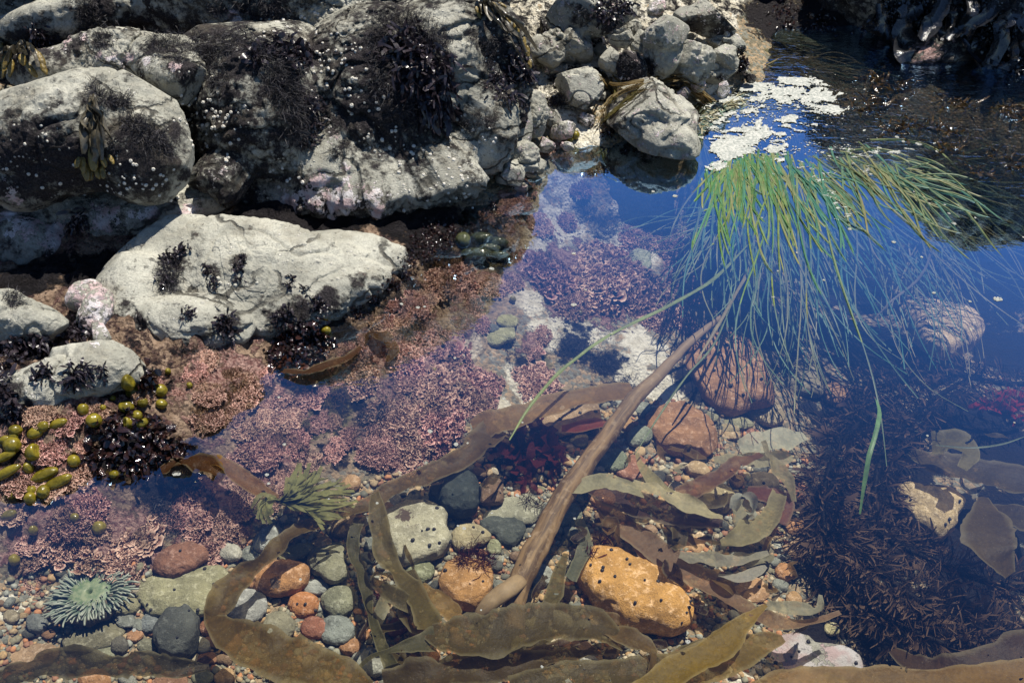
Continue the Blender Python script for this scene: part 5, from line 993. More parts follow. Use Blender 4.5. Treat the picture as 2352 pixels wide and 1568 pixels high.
# ------------------------------------------------------------------ sea anemone
def anemone():
    cx, cy = 205, 1358; h, _ = hit(cx, cy, [bed]); s = pxs(h); R = 66*s; zt = h[2]+.022; c = G(cx, cy, zt)
    root = empty("sea_anemone", (c[0], c[1], h[2])); tag(root, "green sea anemone with a ring of pale tentacles on the sandy pool floor", "sea anemone")
    CM = plain("anemone_column", (.012,.012,.010), (.09,.07,.045), .7, 160, .004); DM = plain("anemone_disc", (.10,.15,.08), (.22,.25,.15), .5, 90, .002)
    m, n, out = newmat("anemone_tentacle"); t = n.attr("t"); col = n.mix(n.step(t, 0, 1), (.07,.11,.08), (.29,.31,.25)); pr = n.pbsdf(col, .4, None, .4)
    n.nt.links.new(pr, out.inputs[0]); TM = m
    V, F = lathe([(R*.98,-.005),(R*1.12,.006),(R*1.05,.016),(R*.8,.020),(R*.3,.016),(.0001,.014)], 40, .03, 9); V = V+np.array([c[0], c[1], h[2]]); V += unit(V-c)*.004*fbm(V, 120, 2, 3)[:, None]; mkobj("column", V, F, CM, loc=(c[0], c[1], h[2]), parent=root)
    V, F = lathe([(R*.72,.019),(R*.6,.024),(R*.35,.021),(R*.16,.024),(R*.08,.020),(.0001,.012)], 40, .03, 14); V = V*np.array([1, .85, 1])+np.array([c[0], c[1], h[2]]); d_ = mkobj("oral_disc", V, F, DM, loc=(c[0], c[1], h[2]), parent=root)
    rg = np.random.default_rng(5); tv = []
    for q in range(6):
        Cc = np.array([[0, 0, 0, 0]]); pts = [(0, 0, 0)]; d = np.array([1, 0, .75]); p = np.zeros(3)
        for k in range(5): d = unit(d+np.array([.10, rg.normal()*.18, -.10+rg.normal()*.08])); p = p+d*.2; pts.append(tuple(p))
        C = crom(np.array(pts), 2); tt = np.linspace(0, 1, len(C)); V, F = tube(C, .12*(1-.5*tt), 8); me = mesh_from("tentacle", V, F, True, {"t": np.concatenate([np.repeat(tt, 8), [0, 1]])}); me.materials.append(TM); tv.append((me, V, F, np.concatenate([np.repeat(tt, 8), [0, 1]])))
    L_ = R*.52; ringspec = [(1.0, 54, 0, .9), (.88, 50, .35, .95), (.74, 44, .7, .9), (.60, 36, 1.1, .75), (.46, 24, 1.5, .5)]; allt = []
    for fr_, nn_, up, ln in ringspec:
        for k in range(nn_):
            a = 2*math.pi*(k+rg.uniform(-.3, .3))/nn_; rr = R*fr_*rg.uniform(.88, 1.06)*(1+.13*math.sin(2*a+.8)+.08*math.sin(3*a+2)); allt.append((a, rr, up+rg.normal()*.15, ln*rg.uniform(.75, 1.15), rg.integers(6)))
    oth = []
    for i, (a, rr, up, ln, vi) in enumerate(allt):
        M = Matrix.Translation((rr*math.cos(a), rr*.92*math.sin(a), .018)) @ Matrix.Rotation(a, 4, 'Z') @ Matrix.Rotation(-up*.55+.25, 4, 'Y') @ Matrix.Scale(L_*ln, 4)
        if i % 3 != 2 and len([1 for c_ in root.children if c_.name.startswith('tentacle')]) < 98:
            o = bpy.data.objects.new("tentacle", tv[vi][0]); COL.objects.link(o); o.parent = root; o.matrix_local = M
        else:
            A = np.array(M); V = tv[vi][1]@A[:3, :3].T + A[:3, 3] + np.array([c[0], c[1], h[2]]); oth.append((V, tv[vi][2], tv[vi][3]))
    Vs = []; Fq = []; Ft = []; T_ = []; o_ = 0
    for V, F, t in oth: Vs.append(V); Fq.append(F[0]+o_); Ft.append(F[1]+o_); T_.append(t); o_ += len(V)
    o = mkobj("tentacle_fringe", np.concatenate(Vs), [np.concatenate(Fq), np.concatenate(Ft)], TM, loc=(c[0], c[1], h[2]), parent=root, attrs={"t": np.concatenate(T_)}); o["kind"] = "stuff"
anemone()
# ------------------------------------------------------------------ kelp in the pool
OL = (.155,.10,.024); OLD = (.085,.062,.020); BR = (.20,.12,.05); TN = (.34,.21,.09); PK = (.30,.19,.11); PG = (.64,.57,.34); GD = (.32,.21,.03); RB = (.16,.06,.035); BG = (.10,.10,.06)
KB = [
 ("twisting olive brown kelp blade from the fan seaweed down to the fold", [(850,1165,-.07,16,0),(790,1175,-.07,28,10),(720,1200,-.06,36,0),(650,1240,-.05,42,-20),(600,1290,-.05,30,60),(560,1320,-.045,50,20),(520,1360,-.04,66,0),(480,1420,-.045,40,50)], OL, .10),
 ("broad olive brown kelp blade running to the bottom edge from the fold", [(478,1408,-.045,26,60),(510,1440,-.035,60,0),(560,1475,-.03,86,0),(640,1505,-.03,95,5),(720,1530,-.03,88,0),(790,1560,-.03,80,0),(840,1590,-.03,60,0)], OL, .07),
 ("wide tan translucent kelp blade joined to the upper kelp stalk", [(1455,893,-.10,40,0),(1400,903,-.09,52,0),(1330,915,-.08,52,0),(1250,935,-.08,54,5),(1180,960,-.08,62,0),(1120,975,-.09,62,15),(1085,985,-.10,40,40)], TN, .05),
 ("dark brown kelp blade sweeping left from the tan blade to the fan seaweed", [(1150,985,-.10,60,0),(1100,1020,-.09,62,0),(1050,1060,-.09,48,20),(990,1085,-.08,52,0),(920,1115,-.08,44,0),(860,1150,-.08,36,10),(800,1180,-.08,22,30)], (.17,.11,.045), .10),
 ("slender dark kelp strips crossing beneath the tan blade", [(1130,985,-.12,18,30),(1080,1000,-.12,14,0),(1040,1030,-.12,20,60),(1010,1060,-.13,14,0),(980,1090,-.13,8,0)], (.10,.06,.03), .2),
 ("tall upright olive kelp blade beside the pitted block", [(862,1130,-.03,16,0),(866,1170,-.03,36,10),(874,1220,-.04,42,-5),(884,1270,-.05,46,10),(910,1310,-.06,36,30),(940,1345,-.06,40,0),(965,1385,-.05,44,0),(990,1440,-.04,48,0)], (.17,.13,.04), .08),
 ("looped olive kelp blade curling left of the orange block", [(965,1395,-.07,36,0),(920,1375,-.05,40,20),(880,1350,-.04,30,50),(858,1330,-.04,22,80),(866,1318,-.05,20,60),(900,1325,-.07,26,20),(935,1340,-.08,24,0)], (.15,.12,.045), .10),
 ("yellow brown kelp blade arching over the orange block's foot", [(960,1350,-.08,30,0),(1000,1368,-.06,44,10),(1030,1395,-.06,46,0),(1055,1420,-.06,34,10),(1082,1430,-.08,14,0)], (.30,.19,.06), .08),
 ("dark olive kelp blade hanging behind the tall olive one", [(935,1310,-.09,30,0),(950,1380,-.08,70,0),(970,1430,-.07,70,10),(1000,1460,-.07,30,40)], OLD, .12),
 ("narrow ragged kelp strip running down left of the pitted block", [(835,1180,-.09,22,0),(815,1220,-.09,26,20),(812,1270,-.10,26,0),(828,1310,-.10,24,30),(842,1360,-.10,26,0),(850,1410,-.09,20,40),(868,1460,-.08,22,0),(890,1510,-.07,26,10),(930,1560,-.06,40,0)], (.11,.10,.04), .14),
 ("very broad dark olive kelp blade lying along the bottom right of the fork", [(985,1450,-.03,40,10),(1040,1462,-.025,90,0),(1120,1455,-.02,100,0),(1200,1438,-.02,100,0),(1280,1430,-.02,90,5),(1350,1434,-.02,84,0),(1400,1455,-.03,60,10),(1435,1485,-.04,30,30)], (.115,.085,.03), .06),
 ("thin pale edged kelp tail trailing left from the broad dark blade", [(1000,1470,-.03,60,0),(940,1480,-.03,28,0),(890,1495,-.03,14,0),(850,1510,-.04,12,0),(825,1535,-.05,10,0),(805,1575,-.05,12,0)], (.12,.11,.05), .12),
 ("twisted brown kelp blade end right of the broad dark blade", [(1330,1460,-.05,24,0),(1390,1450,-.04,46,30),(1450,1465,-.03,50,10),(1500,1500,-.03,40,40),(1490,1560,-.03,22,70)], (.20,.13,.05), .10),
 ("dark kelp blade heaped along the bottom edge centre", [(880,1575,-.05,70,0),(960,1560,-.04,80,0),(1050,1545,-.04,70,10),(1140,1530,-.04,60,-20),(1230,1520,-.05,50,10),(1330,1500,-.05,40,30),(1420,1480,-.06,30,0)], (.10,.07,.03), .12),
 ("olive kelp blade at the bottom edge right of centre", [(1180,1590,-.03,70,0),(1280,1560,-.03,76,0),(1380,1550,-.03,70,10),(1470,1540,-.03,60,0),(1540,1520,-.04,40,20)], (.12,.09,.035), .08),
 ("brown torn kelp strip across the bottom gap", [(1100,1568,-.07,30,0),(1180,1540,-.08,34,30),(1260,1490,-.09,28,0),(1330,1470,-.09,20,20)], (.09,.05,.025), .16),
 ("golden kelp blade rising to a pointed tip at the lower right", [(1760,1388,-.02,8,0),(1720,1420,-.02,30,0),(1680,1455,-.02,56,5),(1640,1490,-.02,66,0),(1580,1525,-.02,60,0),(1520,1560,-.02,64,0),(1470,1600,-.02,66,0)], GD, .06),
 ("wide olive gold kelp sheet beside the white crusted slab", [(1800,1465,-.06,16,0),(1750,1475,-.05,56,0),(1680,1500,-.04,84,0),(1600,1530,-.04,90,0),(1500,1550,-.04,84,0)], (.22,.15,.04), .05),
 ("golden brown kelp blade along the bottom right edge", [(1700,1600,-.02,30,0),(1790,1575,-.02,56,0),(1900,1562,-.02,66,0),(2020,1562,-.02,60,0),(2150,1562,-.02,56,0),(2280,1550,-.03,60,10),(2400,1540,-.03,60,0)], (.30,.18,.05), .06),
 ("long pinkish brown kelp blade crossing from the stalk to the lower right", [(1365,1140,-.14,26,40),(1400,1175,-.14,50,10),(1450,1220,-.14,56,0),(1510,1260,-.14,58,0),(1580,1310,-.14,60,5),(1650,1355,-.14,52,0),(1710,1395,-.14,44,20),(1780,1425,-.11,40,0),(1850,1430,-.12,24,30),(1930,1405,-.13,10,0)], PK, .06),
 ("pale green kelp blade reaching left across the kelp stalk", [(1278,1124,-.07,22,20),(1330,1118,-.06,34,0),(1390,1105,-.07,34,-20),(1450,1120,-.08,28,0),(1480,1140,-.09,24,40)], (.54,.50,.30), .10),
 ("pale cream green kelp blade folded over the dark brown one", [(1450,1110,-.10,26,0),(1500,1125,-.09,40,10),(1550,1145,-.09,44,0),(1600,1165,-.09,40,0),(1660,1190,-.10,24,30)], PG, .10),
 ("dark brown kelp blade under the pale cream one", [(1360,1120,-.12,36,0),(1420,1145,-.12,60,0),(1500,1168,-.12,62,0),(1580,1185,-.12,56,0),(1660,1200,-.12,36,10)], (.085,.045,.03), .08),
 ("thin pale curled kelp ribbon above the cream blade", [(1462,1040,-.12,8,0),(1480,1080,-.11,22,20),(1515,1112,-.10,28,0),(1560,1135,-.10,24,30),(1610,1165,-.10,22,0),(1640,1185,-.11,16,0)], (.44,.39,.20), .12),
 ("reddish brown kelp blade pointing to the upper right", [(1560,1140,-.14,40,0),(1610,1115,-.13,44,0),(1660,1088,-.12,40,10),(1700,1062,-.12,34,0),(1750,1042,-.12,20,30)], (.24,.12,.06), .08),
 ("narrow olive kelp strip rising beside the pale sheet", [(1752,1012,-.08,10,0),(1768,1045,-.09,20,30),(1790,1080,-.10,32,0),(1810,1115,-.11,30,20),(1820,1150,-.12,24,50)], (.38,.33,.18), .10),
 ("broad whitish green kelp sheet above the pale kelp tangle", [(1700,1030,-.15,36,0),(1740,1018,-.14,66,0),(1790,1008,-.14,62,0),(1850,1000,-.15,26,0)], (.72,.72,.54), .08),
 ("cream kelp sheet below the whitish one", [(1640,1058,-.16,20,0),(1700,1050,-.15,34,10),(1760,1060,-.15,40,0),(1820,1045,-.16,30,0)], (.48,.44,.28), .14),
 ("curled pale green kelp sheet left of the dark feathery kelp", [(1655,1245,-.10,14,0),(1700,1232,-.09,46,0),(1740,1205,-.09,62,10),(1775,1180,-.10,44,30),(1790,1130,-.12,30,0)], (.40,.35,.18), .12),
 ("snail like curl of pale kelp", [(1685,1170,-.08,16,0),(1700,1140,-.06,34,50),(1722,1145,-.06,36,80),(1728,1175,-.08,28,60),(1712,1190,-.10,12,0)], (.55,.56,.46), .10),
 ("red brown kelp blade tucked under the curled pale sheet", [(1715,1130,-.13,30,0),(1760,1135,-.12,50,0),(1800,1150,-.12,40,0),(1790,1200,-.12,30,20)], (.22,.09,.06), .10),
 ("pale strip of kelp pointing right below the salmon brick stone", [(1560,1275,-.13,20,0),(1620,1285,-.12,36,10),(1670,1290,-.11,28,0),(1720,1278,-.11,30,20),(1765,1268,-.11,10,0)], (.42,.40,.30), .10),
 ("small whitish kelp scrap near the orange knob stone", [(1650,1320,-.13,8,0),(1700,1325,-.12,24,0),(1740,1310,-.12,26,20),(1760,1300,-.12,8,0)], (.50,.48,.40), .12),
 ("brown kelp blade flap beside the yellow orange block", [(1458,1255,-.15,10,0),(1490,1285,-.15,30,10),(1530,1320,-.15,34,0),(1580,1355,-.15,20,0)], (.28,.15,.06), .06),
 ("dark curly kelp scraps between the stalk and the long pinkish blade", [(1330,1190,-.15,20,0),(1345,1240,-.13,30,30),(1330,1290,-.12,26,0),(1310,1330,-.11,24,20)], (.20,.21,.14), .14),
 ("translucent olive kelp strip right of the stalk base", [(1300,1270,-.10,10,0),(1285,1320,-.09,26,10),(1270,1370,-.08,34,0),(1250,1410,-.07,30,0)], (.15,.12,.045), .08),
 ("cream tipped kelp blade at the end of the long pinkish one", [(1760,1390,-.12,20,10),(1830,1400,-.11,34,0),(1880,1400,-.11,22,30),(1885,1365,-.11,8,0)], (.42,.40,.28), .12),
 ("broad shadowy kelp blade at the right edge", [(2090,1035,-.27,20,0),(2150,1065,-.26,60,0),(2230,1080,-.25,80,0),(2310,1098,-.24,90,0),(2420,1110,-.24,80,0)], (.12,.09,.04), .05),
 ("rounded olive kelp sheet with a torn hole at the right", [(2258,1140,-.14,20,0),(2270,1185,-.12,70,0),(2275,1230,-.11,106,0),(2290,1270,-.11,90,0),(2320,1320,-.13,30,0)], (.15,.105,.04), .06),
 ("olive yellow kelp blade in the deep water at the right", [(2140,1020,-.20,50,0),(2190,1015,-.18,64,0),(2230,1040,-.17,40,0),(2210,1075,-.18,20,0)], (.26,.22,.08), .08),
 ("dull kelp blade below the rounded sheet at the right edge", [(2260,1170,-.18,30,0),(2330,1180,-.16,70,0),(2420,1210,-.15,80,0)], (.11,.08,.035), .08),
 ("brown kelp blade in the deep lower right corner", [(2050,1490,-.2,24,0),(2120,1530,-.18,60,0),(2220,1540,-.16,70,0),(2352,1500,-.15,90,0),(2450,1480,-.15,80,0)], (.10,.06,.03), .10),
 ("ragged dark translucent kelp blade along the bottom left edge", [(-40,1580,-.05,60,0),(60,1540,-.04,56,0),(150,1520,-.04,60,0),(250,1528,-.04,64,0),(330,1520,-.04,60,0),(400,1535,-.04,44,0),(480,1530,-.05,14,0)], (.055,.045,.022), .20),
 ("brown wet kelp blade half out of the water below the black seaweed", [(470,1055,-.01,24,0),(505,1062,.002,34,10),(540,1085,-.01,40,0),(570,1108,-.02,40,0),(600,1125,-.03,34,0),(640,1140,-.04,8,0)], (.28,.14,.03), .08),
 ("dark glossy folded kelp at the waterline left of the brown wet blade", [(370,1080,.004,24,0),(420,1060,.006,44,20),(470,1065,.004,44,-10),(500,1090,0,30,20),(490,1110,-.01,18,0)], (.08,.035,.015), .16),
 ("dark translucent leaf lying on the slab corner weed", [(650,850,.008,12,0),(700,855,.01,24,20),(750,838,.01,26,0),(800,820,.004,22,10),(830,795,0,8,0)], (.10,.05,.03), .08),
 ("brown curly kelp leaf in the shallows by the pink brown coralline", [(830,790,-.02,20,0),(850,765,-.01,34,20),(880,775,-.01,36,0),(905,800,-.02,26,20),(890,830,-.03,10,0)], (.14,.07,.02), .2),
 ("long olive streamer drifting off the golden blade", [(1500,1560,-.05,20,0),(1560,1500,-.05,24,30),(1600,1480,-.06,18,0),(1640,1470,-.07,10,0)], (.14,.11,.04), .12),
 ("small red kelp strap under the tan blade", [(1290,985,-.13,18,0),(1330,980,-.12,30,0),(1370,972,-.12,28,0),(1410,975,-.13,10,0)], (.28,.07,.04), .06),
]
for i, (lb, pts, c, ru) in enumerate(KB): ribbon("drifting_kelp", lb, "kelp", pts, c, ruffle=ru*2.6, seed=i*5+2, sag=.08)
def redleaf(label, spots, n, L, w, col, seed, name="red_seaweed", cat="red seaweed", droop=.0, zoff=0.0, dirb=(0, 0, .5)):
    rg = np.random.default_rng(seed); parts = []
    for x, y, r in spots:
        P, Nn = roots(x, y, r, n, rg); k = len(P); d = unit(Nn*.5+rg.normal(size=P.shape)*.7+np.array(dirb)); parts.append(blades(P, d, L*rg.uniform(.5, 1.2, k), w*rg.uniform(.5, 1.2, k), 6, droop, .25, 2.5, rg, prof=lambda t: .3+.9*math.sin(min(1, t*1.1)*2.6)))
    V, F, t = join(parts); o = mkobj(name, V, F, KELP, loc=V.mean(0), attrs={"t": t}, color=col); tag(o, label, cat); return o
redleaf("dark red leafy seaweed spread behind the middle of the kelp stalk", [(1180,1030,40),(1240,1020,35),(1210,1080,35),(1270,1060,25)], 22, .055, .022, (.13,.025,.02), 81)
redleaf("feathery dark red alga growing over the orange block", [(1090,1270,30),(1060,1280,20),(1110,1290,18)], 170, .026, .0013, (.10,.022,.02), 82, droop=.06, dirb=(0, -.6, .1))
redleaf("bright red seaweed strands deep at the right edge", [(2260,930,20),(2300,920,25),(2330,950,25),(2340,910,20)], 14, .05, .012, (.45,.04,.03), 83)
redleaf("thin branched dark sprig on the flat pale slab by the stalk", [(1210,1150,16),(1235,1160,12)], 45, .022, .0012, (.05,.02,.015), 84)
redleaf("small olive sprig on the flat olive stone of the upper pool", [(1170,790,10)], 60, .016, .0016, (.10,.09,.03), 85)
redleaf("tiny bright magenta sprig beneath the tall olive kelp", [(868,1370,8)], 40, .010, .0014, (.35,.02,.06), 86)
redleaf("branched dark red sprig at the right of the yellow orange block's top", [(1350,1270,18),(1380,1250,14)], 60, .026, .0022, (.12,.02,.02), 87)
# kelp stalk: thick tapering stipe that forks at its lower end
def stalk_material():
    m, n, out = newmat("kelp_stalk"); P = n.objc(); cx = n.n("ShaderNodeCombineXYZ"); n.set(cx.inputs[0], n.attr("ca")); n.set(cx.inputs[1], n.attr("sa")); n.set(cx.inputs[2], n.math('MULTIPLY', n.attr("t"), 5.0))
    a = n.noise(2.0, 6, .6, cx.outputs[0]); b = n.noise(70, 6, .6, P); col = n.mix(n.step(a, .36, .64), (.075,.043,.018), (.215,.135,.06)); col = n.mix(n.math('MULTIPLY', n.step(b, .5, .7), .35), col, (.42,.31,.20))
    col = n.mix(n.attr("pale"), col, (.28,.20,.11)); n.nt.links.new(n.pbsdf(col, .65, n.bump(b, .3, .002), .3), out.inputs[0]); return m
def stalk_attrs(nv, ns, pale):
    a = np.tile(np.linspace(0, 2*np.pi, ns, endpoint=False), (nv-2)//ns); a = np.append(a, [0, 0]); t = np.append(np.repeat(np.linspace(0, 1, (nv-2)//ns), ns), [0, 1])
    return {"ca": np.cos(a), "sa": np.sin(a), "t": t, "pale": pale}
SM_ = stalk_material()
def stalk():
    P = [(1660,725,-.09,9),(1610,765,-.09,17),(1560,810,-.09,22),(1510,865,-.085,28),(1455,915,-.08,36),(1405,985,-.075,38),(1350,1060,-.07,42),(1300,1130,-.07,48),(1255,1210,-.07,52),(1220,1280,-.07,54),(1195,1335,-.07,54),(1185,1375,-.075,48),(1182,1405,-.085,46),(1180,1450,-.09,50)]
    C = np.array([G(a, b, z) for a, b, z, w_ in P]); R = np.array([w_*.5*1.05*pxs(c) for (a, b, z, w_), c in zip(P, C)]); Q = crom(np.column_stack([C, R]), 6)
    V, F = tube(Q[:, :3], Q[:, 3], 20, 3, .003, .85); root = empty("kelp_stalk", C[8]); tag(root, "thick brown kelp stalk running diagonally across the pool to a forked end", "kelp stalk")
    mkobj("stem", V, F, SM_, loc=C[8], parent=root, attrs=stalk_attrs(len(V), 20, np.clip(1.2-np.linspace(0, 3, len(V)), 0, .6)))
    P = [(1195,1330,-.06,40),(1165,1355,-.05,46),(1135,1375,-.055,44),(1110,1400,-.065,36),(1095,1425,-.08,20)]
    C2 = np.array([G(a, b, z) for a, b, z, w_ in P]); R = np.array([w_*.5*pxs(c) for (a, b, z, w_), c in zip(P, C2)]); Q = crom(np.column_stack([C2, R]), 6)
    V, F = tube(Q[:, :3], Q[:, 3], 16, 4, .003, .6); mkobj("fork", V, F, SM_, loc=C[8], parent=root, attrs=stalk_attrs(len(V), 16, np.full(len(V), .7)))
stalk()
# fan seaweed
def fan():
    rg = np.random.default_rng(12); z = -.06; b = G(640, 1152, z-.01); s = pxs(b); parts = []
    for i in range(90):
        tip_a = math.radians(rg.uniform(-32, 68)) if i > 18 else math.radians(rg.uniform(190, 250)); L_ = rg.uniform(90, 185) if i > 18 else rg.uniform(25, 65)
        L_ *= (1-.35*abs(tip_a)) if i > 18 else 1; pts = []
        for k in range(5):
            t = k/4; aa = tip_a*(.55+.45*t)+.15*math.sin(i+3*t); pts.append(np.append(G(640+L_*t*math.cos(aa), 1152-L_*t*math.sin(aa), z+.03*math.sin(t*2.5)+rg.normal()*.004), [rg.uniform(6, 10)*s*(.35+.9*math.sin(min(1, t+.15)*2.5)), rg.normal()*.6]))
        Q = crom(np.array(pts), 3); V, F, t = strip(Q[:, :3], np.abs(Q[:, 3])+.0006, Q[:, 4], 3, .1, 0, i); parts.append((V, F, t))
    V, F, t = join(parts); o = mkobj("fan_seaweed", V, F, KELP, loc=b, attrs={"t": t}, color=(.36,.36,.14)); tag(o, "olive green fan shaped seaweed of many flat forked fronds at the pool edge", "seaweed")
fan()
# ------------------------------------------------------------------ surfgrass
def grass(label, src, dst, n, z0, z1, seed, col, w=3.2, spread=14, bend=.12, group=None, wob=4, name="surfgrass", L=(.55, 1.0), pw=1.3):
    """src, dst: lists of photo points the blades run from and to"""
    rg = np.random.default_rng(seed); parts = []; cc = []; src = np.array(src, float); dst = np.array(dst, float)
    for i in range(n):
        u = rg.random(); k = u*(len(dst)-1); a = int(k); D_ = dst[a]+(dst[min(a+1, len(dst)-1)]-dst[a])*(k-a); k2 = np.clip(u+rg.normal()*.15, 0, 1)*(len(src)-1); a2 = int(k2); S_ = src[a2]+(src[min(a2+1, len(src)-1)]-src[a2])*(k2-a2)
        S_ = S_+rg.normal(size=2)*spread*.4; D_ = D_+rg.normal(size=2)*spread*1.6; v = D_-S_; l = rg.uniform(*L); nrm = np.array([-v[1], v[0]]); bn = rg.normal()*bend; sb = rg.normal()*.04; pts = []; zz = z0+rg.normal()*.004*(pw < 2); pb = pw if pw < 2 else rg.uniform(1.2, pw+2); ze = z1*rg.uniform(.2, 1.1)
        for q in range(8):
            t = q/7; p = S_+v*t*l+nrm*(bn*math.sin(t*math.pi*.9)*.5+sb*math.sin(t*6.2))*l; zc = min(.002 if pw > 2 else -.002, zz+(ze-zz)*t**pb+.004*math.sin(t*7+i))
            if q == 0: zc = zz
            c = G(p[0], p[1], zc); pts.append(np.append(c, [w*rg.uniform(.9, 1.1)*pxs(c)*(1-.55*t)*rg.uniform(.9, 1), rg.normal()*.5 if q else 0]))
        Q = crom(np.array(pts), 3); V, F, t = strip(Q[:, :3], np.abs(Q[:, 3])+.0004, Q[:, 4]*.6, 3, .15, 0, i); parts.append((V, F, t)); cc.append(np.full(len(V), rg.random()))
    V, F, t = join(parts); o = mkobj(name, V, F, GRASS, loc=G(src[0][0], src[0][1], z0), attrs={"t": t, "c": np.concatenate(cc)}, color=col); tag(o, label, "surfgrass", group); return o
GS = "surfgrass tufts streaming through the pool"
G1 = (.13,.28,.09); G2 = (.20,.24,.11); G3 = (.10,.25,.15); G4 = (.36,.30,.20)
grass("dense bright green surfgrass tuft fanning down from the foam", [(1640,395),(1700,370),(1770,360)], [(1585,600),(1640,700),(1740,730),(1840,690),(1910,610)], 110, .002, -.05, 1, G1, 5.4, 30, .16, GS, L=(.3, 1.0), pw=5)
grass("yellow green surfgrass blades bending across the middle of the tuft", [(1680,420),(1760,400),(1800,420)], [(1600,700),(1720,900),(1860,880),(1950,760)], 50, .001, -.10, 2, (.22,.30,.10), 4.4, 34, .2, GS, L=(.4, 1.05), pw=4)
grass("blue green surfgrass streaming down right from the foam", [(1760,370),(1840,390),(1900,420)], [(1900,860),(2020,850),(2110,800),(2180,700)], 85, .001, -.10, 3, G3, 4.8, 40, .14, GS, L=(.35, 1.05), pw=4)
grass("tan and green surfgrass streaming far right across the deep water", [(1860,390),(1950,360),(2020,390)], [(2150,820),(2260,760),(2352,680),(2400,560)], 95, .0, -.08, 4, G2, 4.2, 48, .14, GS, L=(.35, 1.05), pw=3)
grass("thin surfgrass strands reaching the right edge of the pool", [(1990,380),(2070,380),(2120,400)], [(2300,720),(2400,640),(2450,540),(2420,470)], 75, .0, -.06, 5, (.22,.28,.14), 3.6, 44, .12, GS, L=(.35, 1.05), pw=3)
grass("long dark surfgrass strands curling over the rust brown boulder", [(1700,560),(1760,560),(1820,560)], [(1640,860),(1730,930),(1800,900),(1900,900)], 24, -.03, -.16, 6, (.12,.20,.08), 2.6, 20, .22, GS)
grass("surfgrass strands arching over the tan boulder on the right", [(2050,560),(2120,560),(2180,560)], [(2060,860),(2140,900),(2230,860),(2260,760)], 28, -.02, -.18, 7, (.26,.24,.12), 2.6, 18, .30, GS)
grass("sparse surfgrass wisps trailing left over the coralline", [(1640,470),(1630,520),(1640,560)], [(1480,600),(1400,560),(1500,720),(1560,680)], 26, -.01, -.08, 8, (.24,.34,.12), 2.6, 16, .14, GS)
grass("bleached surfgrass combed over the foam at the head of the tuft", [(1600,290),(1650,250),(1700,230)], [(1740,330),(1800,300),(1860,250),(1900,240)], 140, .006, .004, 9, (.55,.52,.36), 3.0, 16, .25, GS, L=(.5, 1.0))
grass("pale surfgrass in the narrow channel at the top", [(1730,60),(1740,80)], [(1900,75),(1960,100),(1900,115),(1880,90)], 90, .006, .004, 10, (.22,.22,.12), 3.0, 6, .04, GS)
grass("brown green surfgrass spread in the shaded channel", [(1740,110),(1760,150)], [(1950,200),(2000,170),(2080,220)], 90, -.004, -.02, 11, (.20,.15,.06), 3.0, 14, .06, GS)
grass("dim surfgrass blades under the dark reflection at the right", [(1900,250),(2000,260),(2100,300)], [(2200,380),(2300,420),(2400,400)], 45, -.02, -.05, 12, (.18,.16,.08), 3.0, 24, .12, GS)
grass("short green grass tips beside the weed draped rock", [(1610,310),(1600,330)], [(1560,370),(1590,390),(1630,390)], 22, .004, -.01, 13, (.28,.34,.08), 3.4, 8, .3, GS)
for lb, pts, w_, c in [("single long yellow green grass blade reaching down left to the tan kelp", [(1720,560,-.005),(1640,640,-.004),(1540,700,-.004),(1400,770,-.004),(1290,850,-.006),(1220,930,-.01),(1170,1010,-.02)], 7, (.30,.38,.08)),
  ("single green grass blade standing over the dark feathery kelp", [(2012,915,-.02),(2020,950,-.01),(2010,1000,-.01),(1995,1050,-.02),(1985,1110,-.05),(1975,1180,-.09)], 9, (.20,.36,.12)),
  ("lone grass blade crossing the deep blue water", [(2010,730,-.03),(2050,690,-.01),(2110,640,-.006),(2135,590,-.006),(2138,540,-.01),(2130,500,-.02)], 5, (.24,.22,.18)),
  ("thin grass strand over the orange rocks right of the stalk", [(1680,700,-.02),(1640,790,-.03),(1580,860,-.04),(1530,930,-.05),(1460,1040,-.07)], 4, (.16,.22,.08)),
  ("brown yellow grass blade falling over the kelp stalk top", [(1760,530,-.01),(1720,620,-.015),(1670,710,-.02),(1630,780,-.03),(1600,830,-.04)], 6, (.34,.28,.12)),
  ("curved grass strand in the deep water at the far right", [(2360,1000,-.03),(2300,1020,-.03),(2230,1028,-.03),(2150,1022,-.04)], 4, (.14,.18,.10))]:
    ribbon("drifting_surfgrass", lb, "surfgrass", [(a, b, z, w_*(1 if 0 < k < len(pts)-1 else .4), 10) for k, (a, b, z) in enumerate(pts)], c, GRASS, "loose blades of surfgrass", 0, .1)

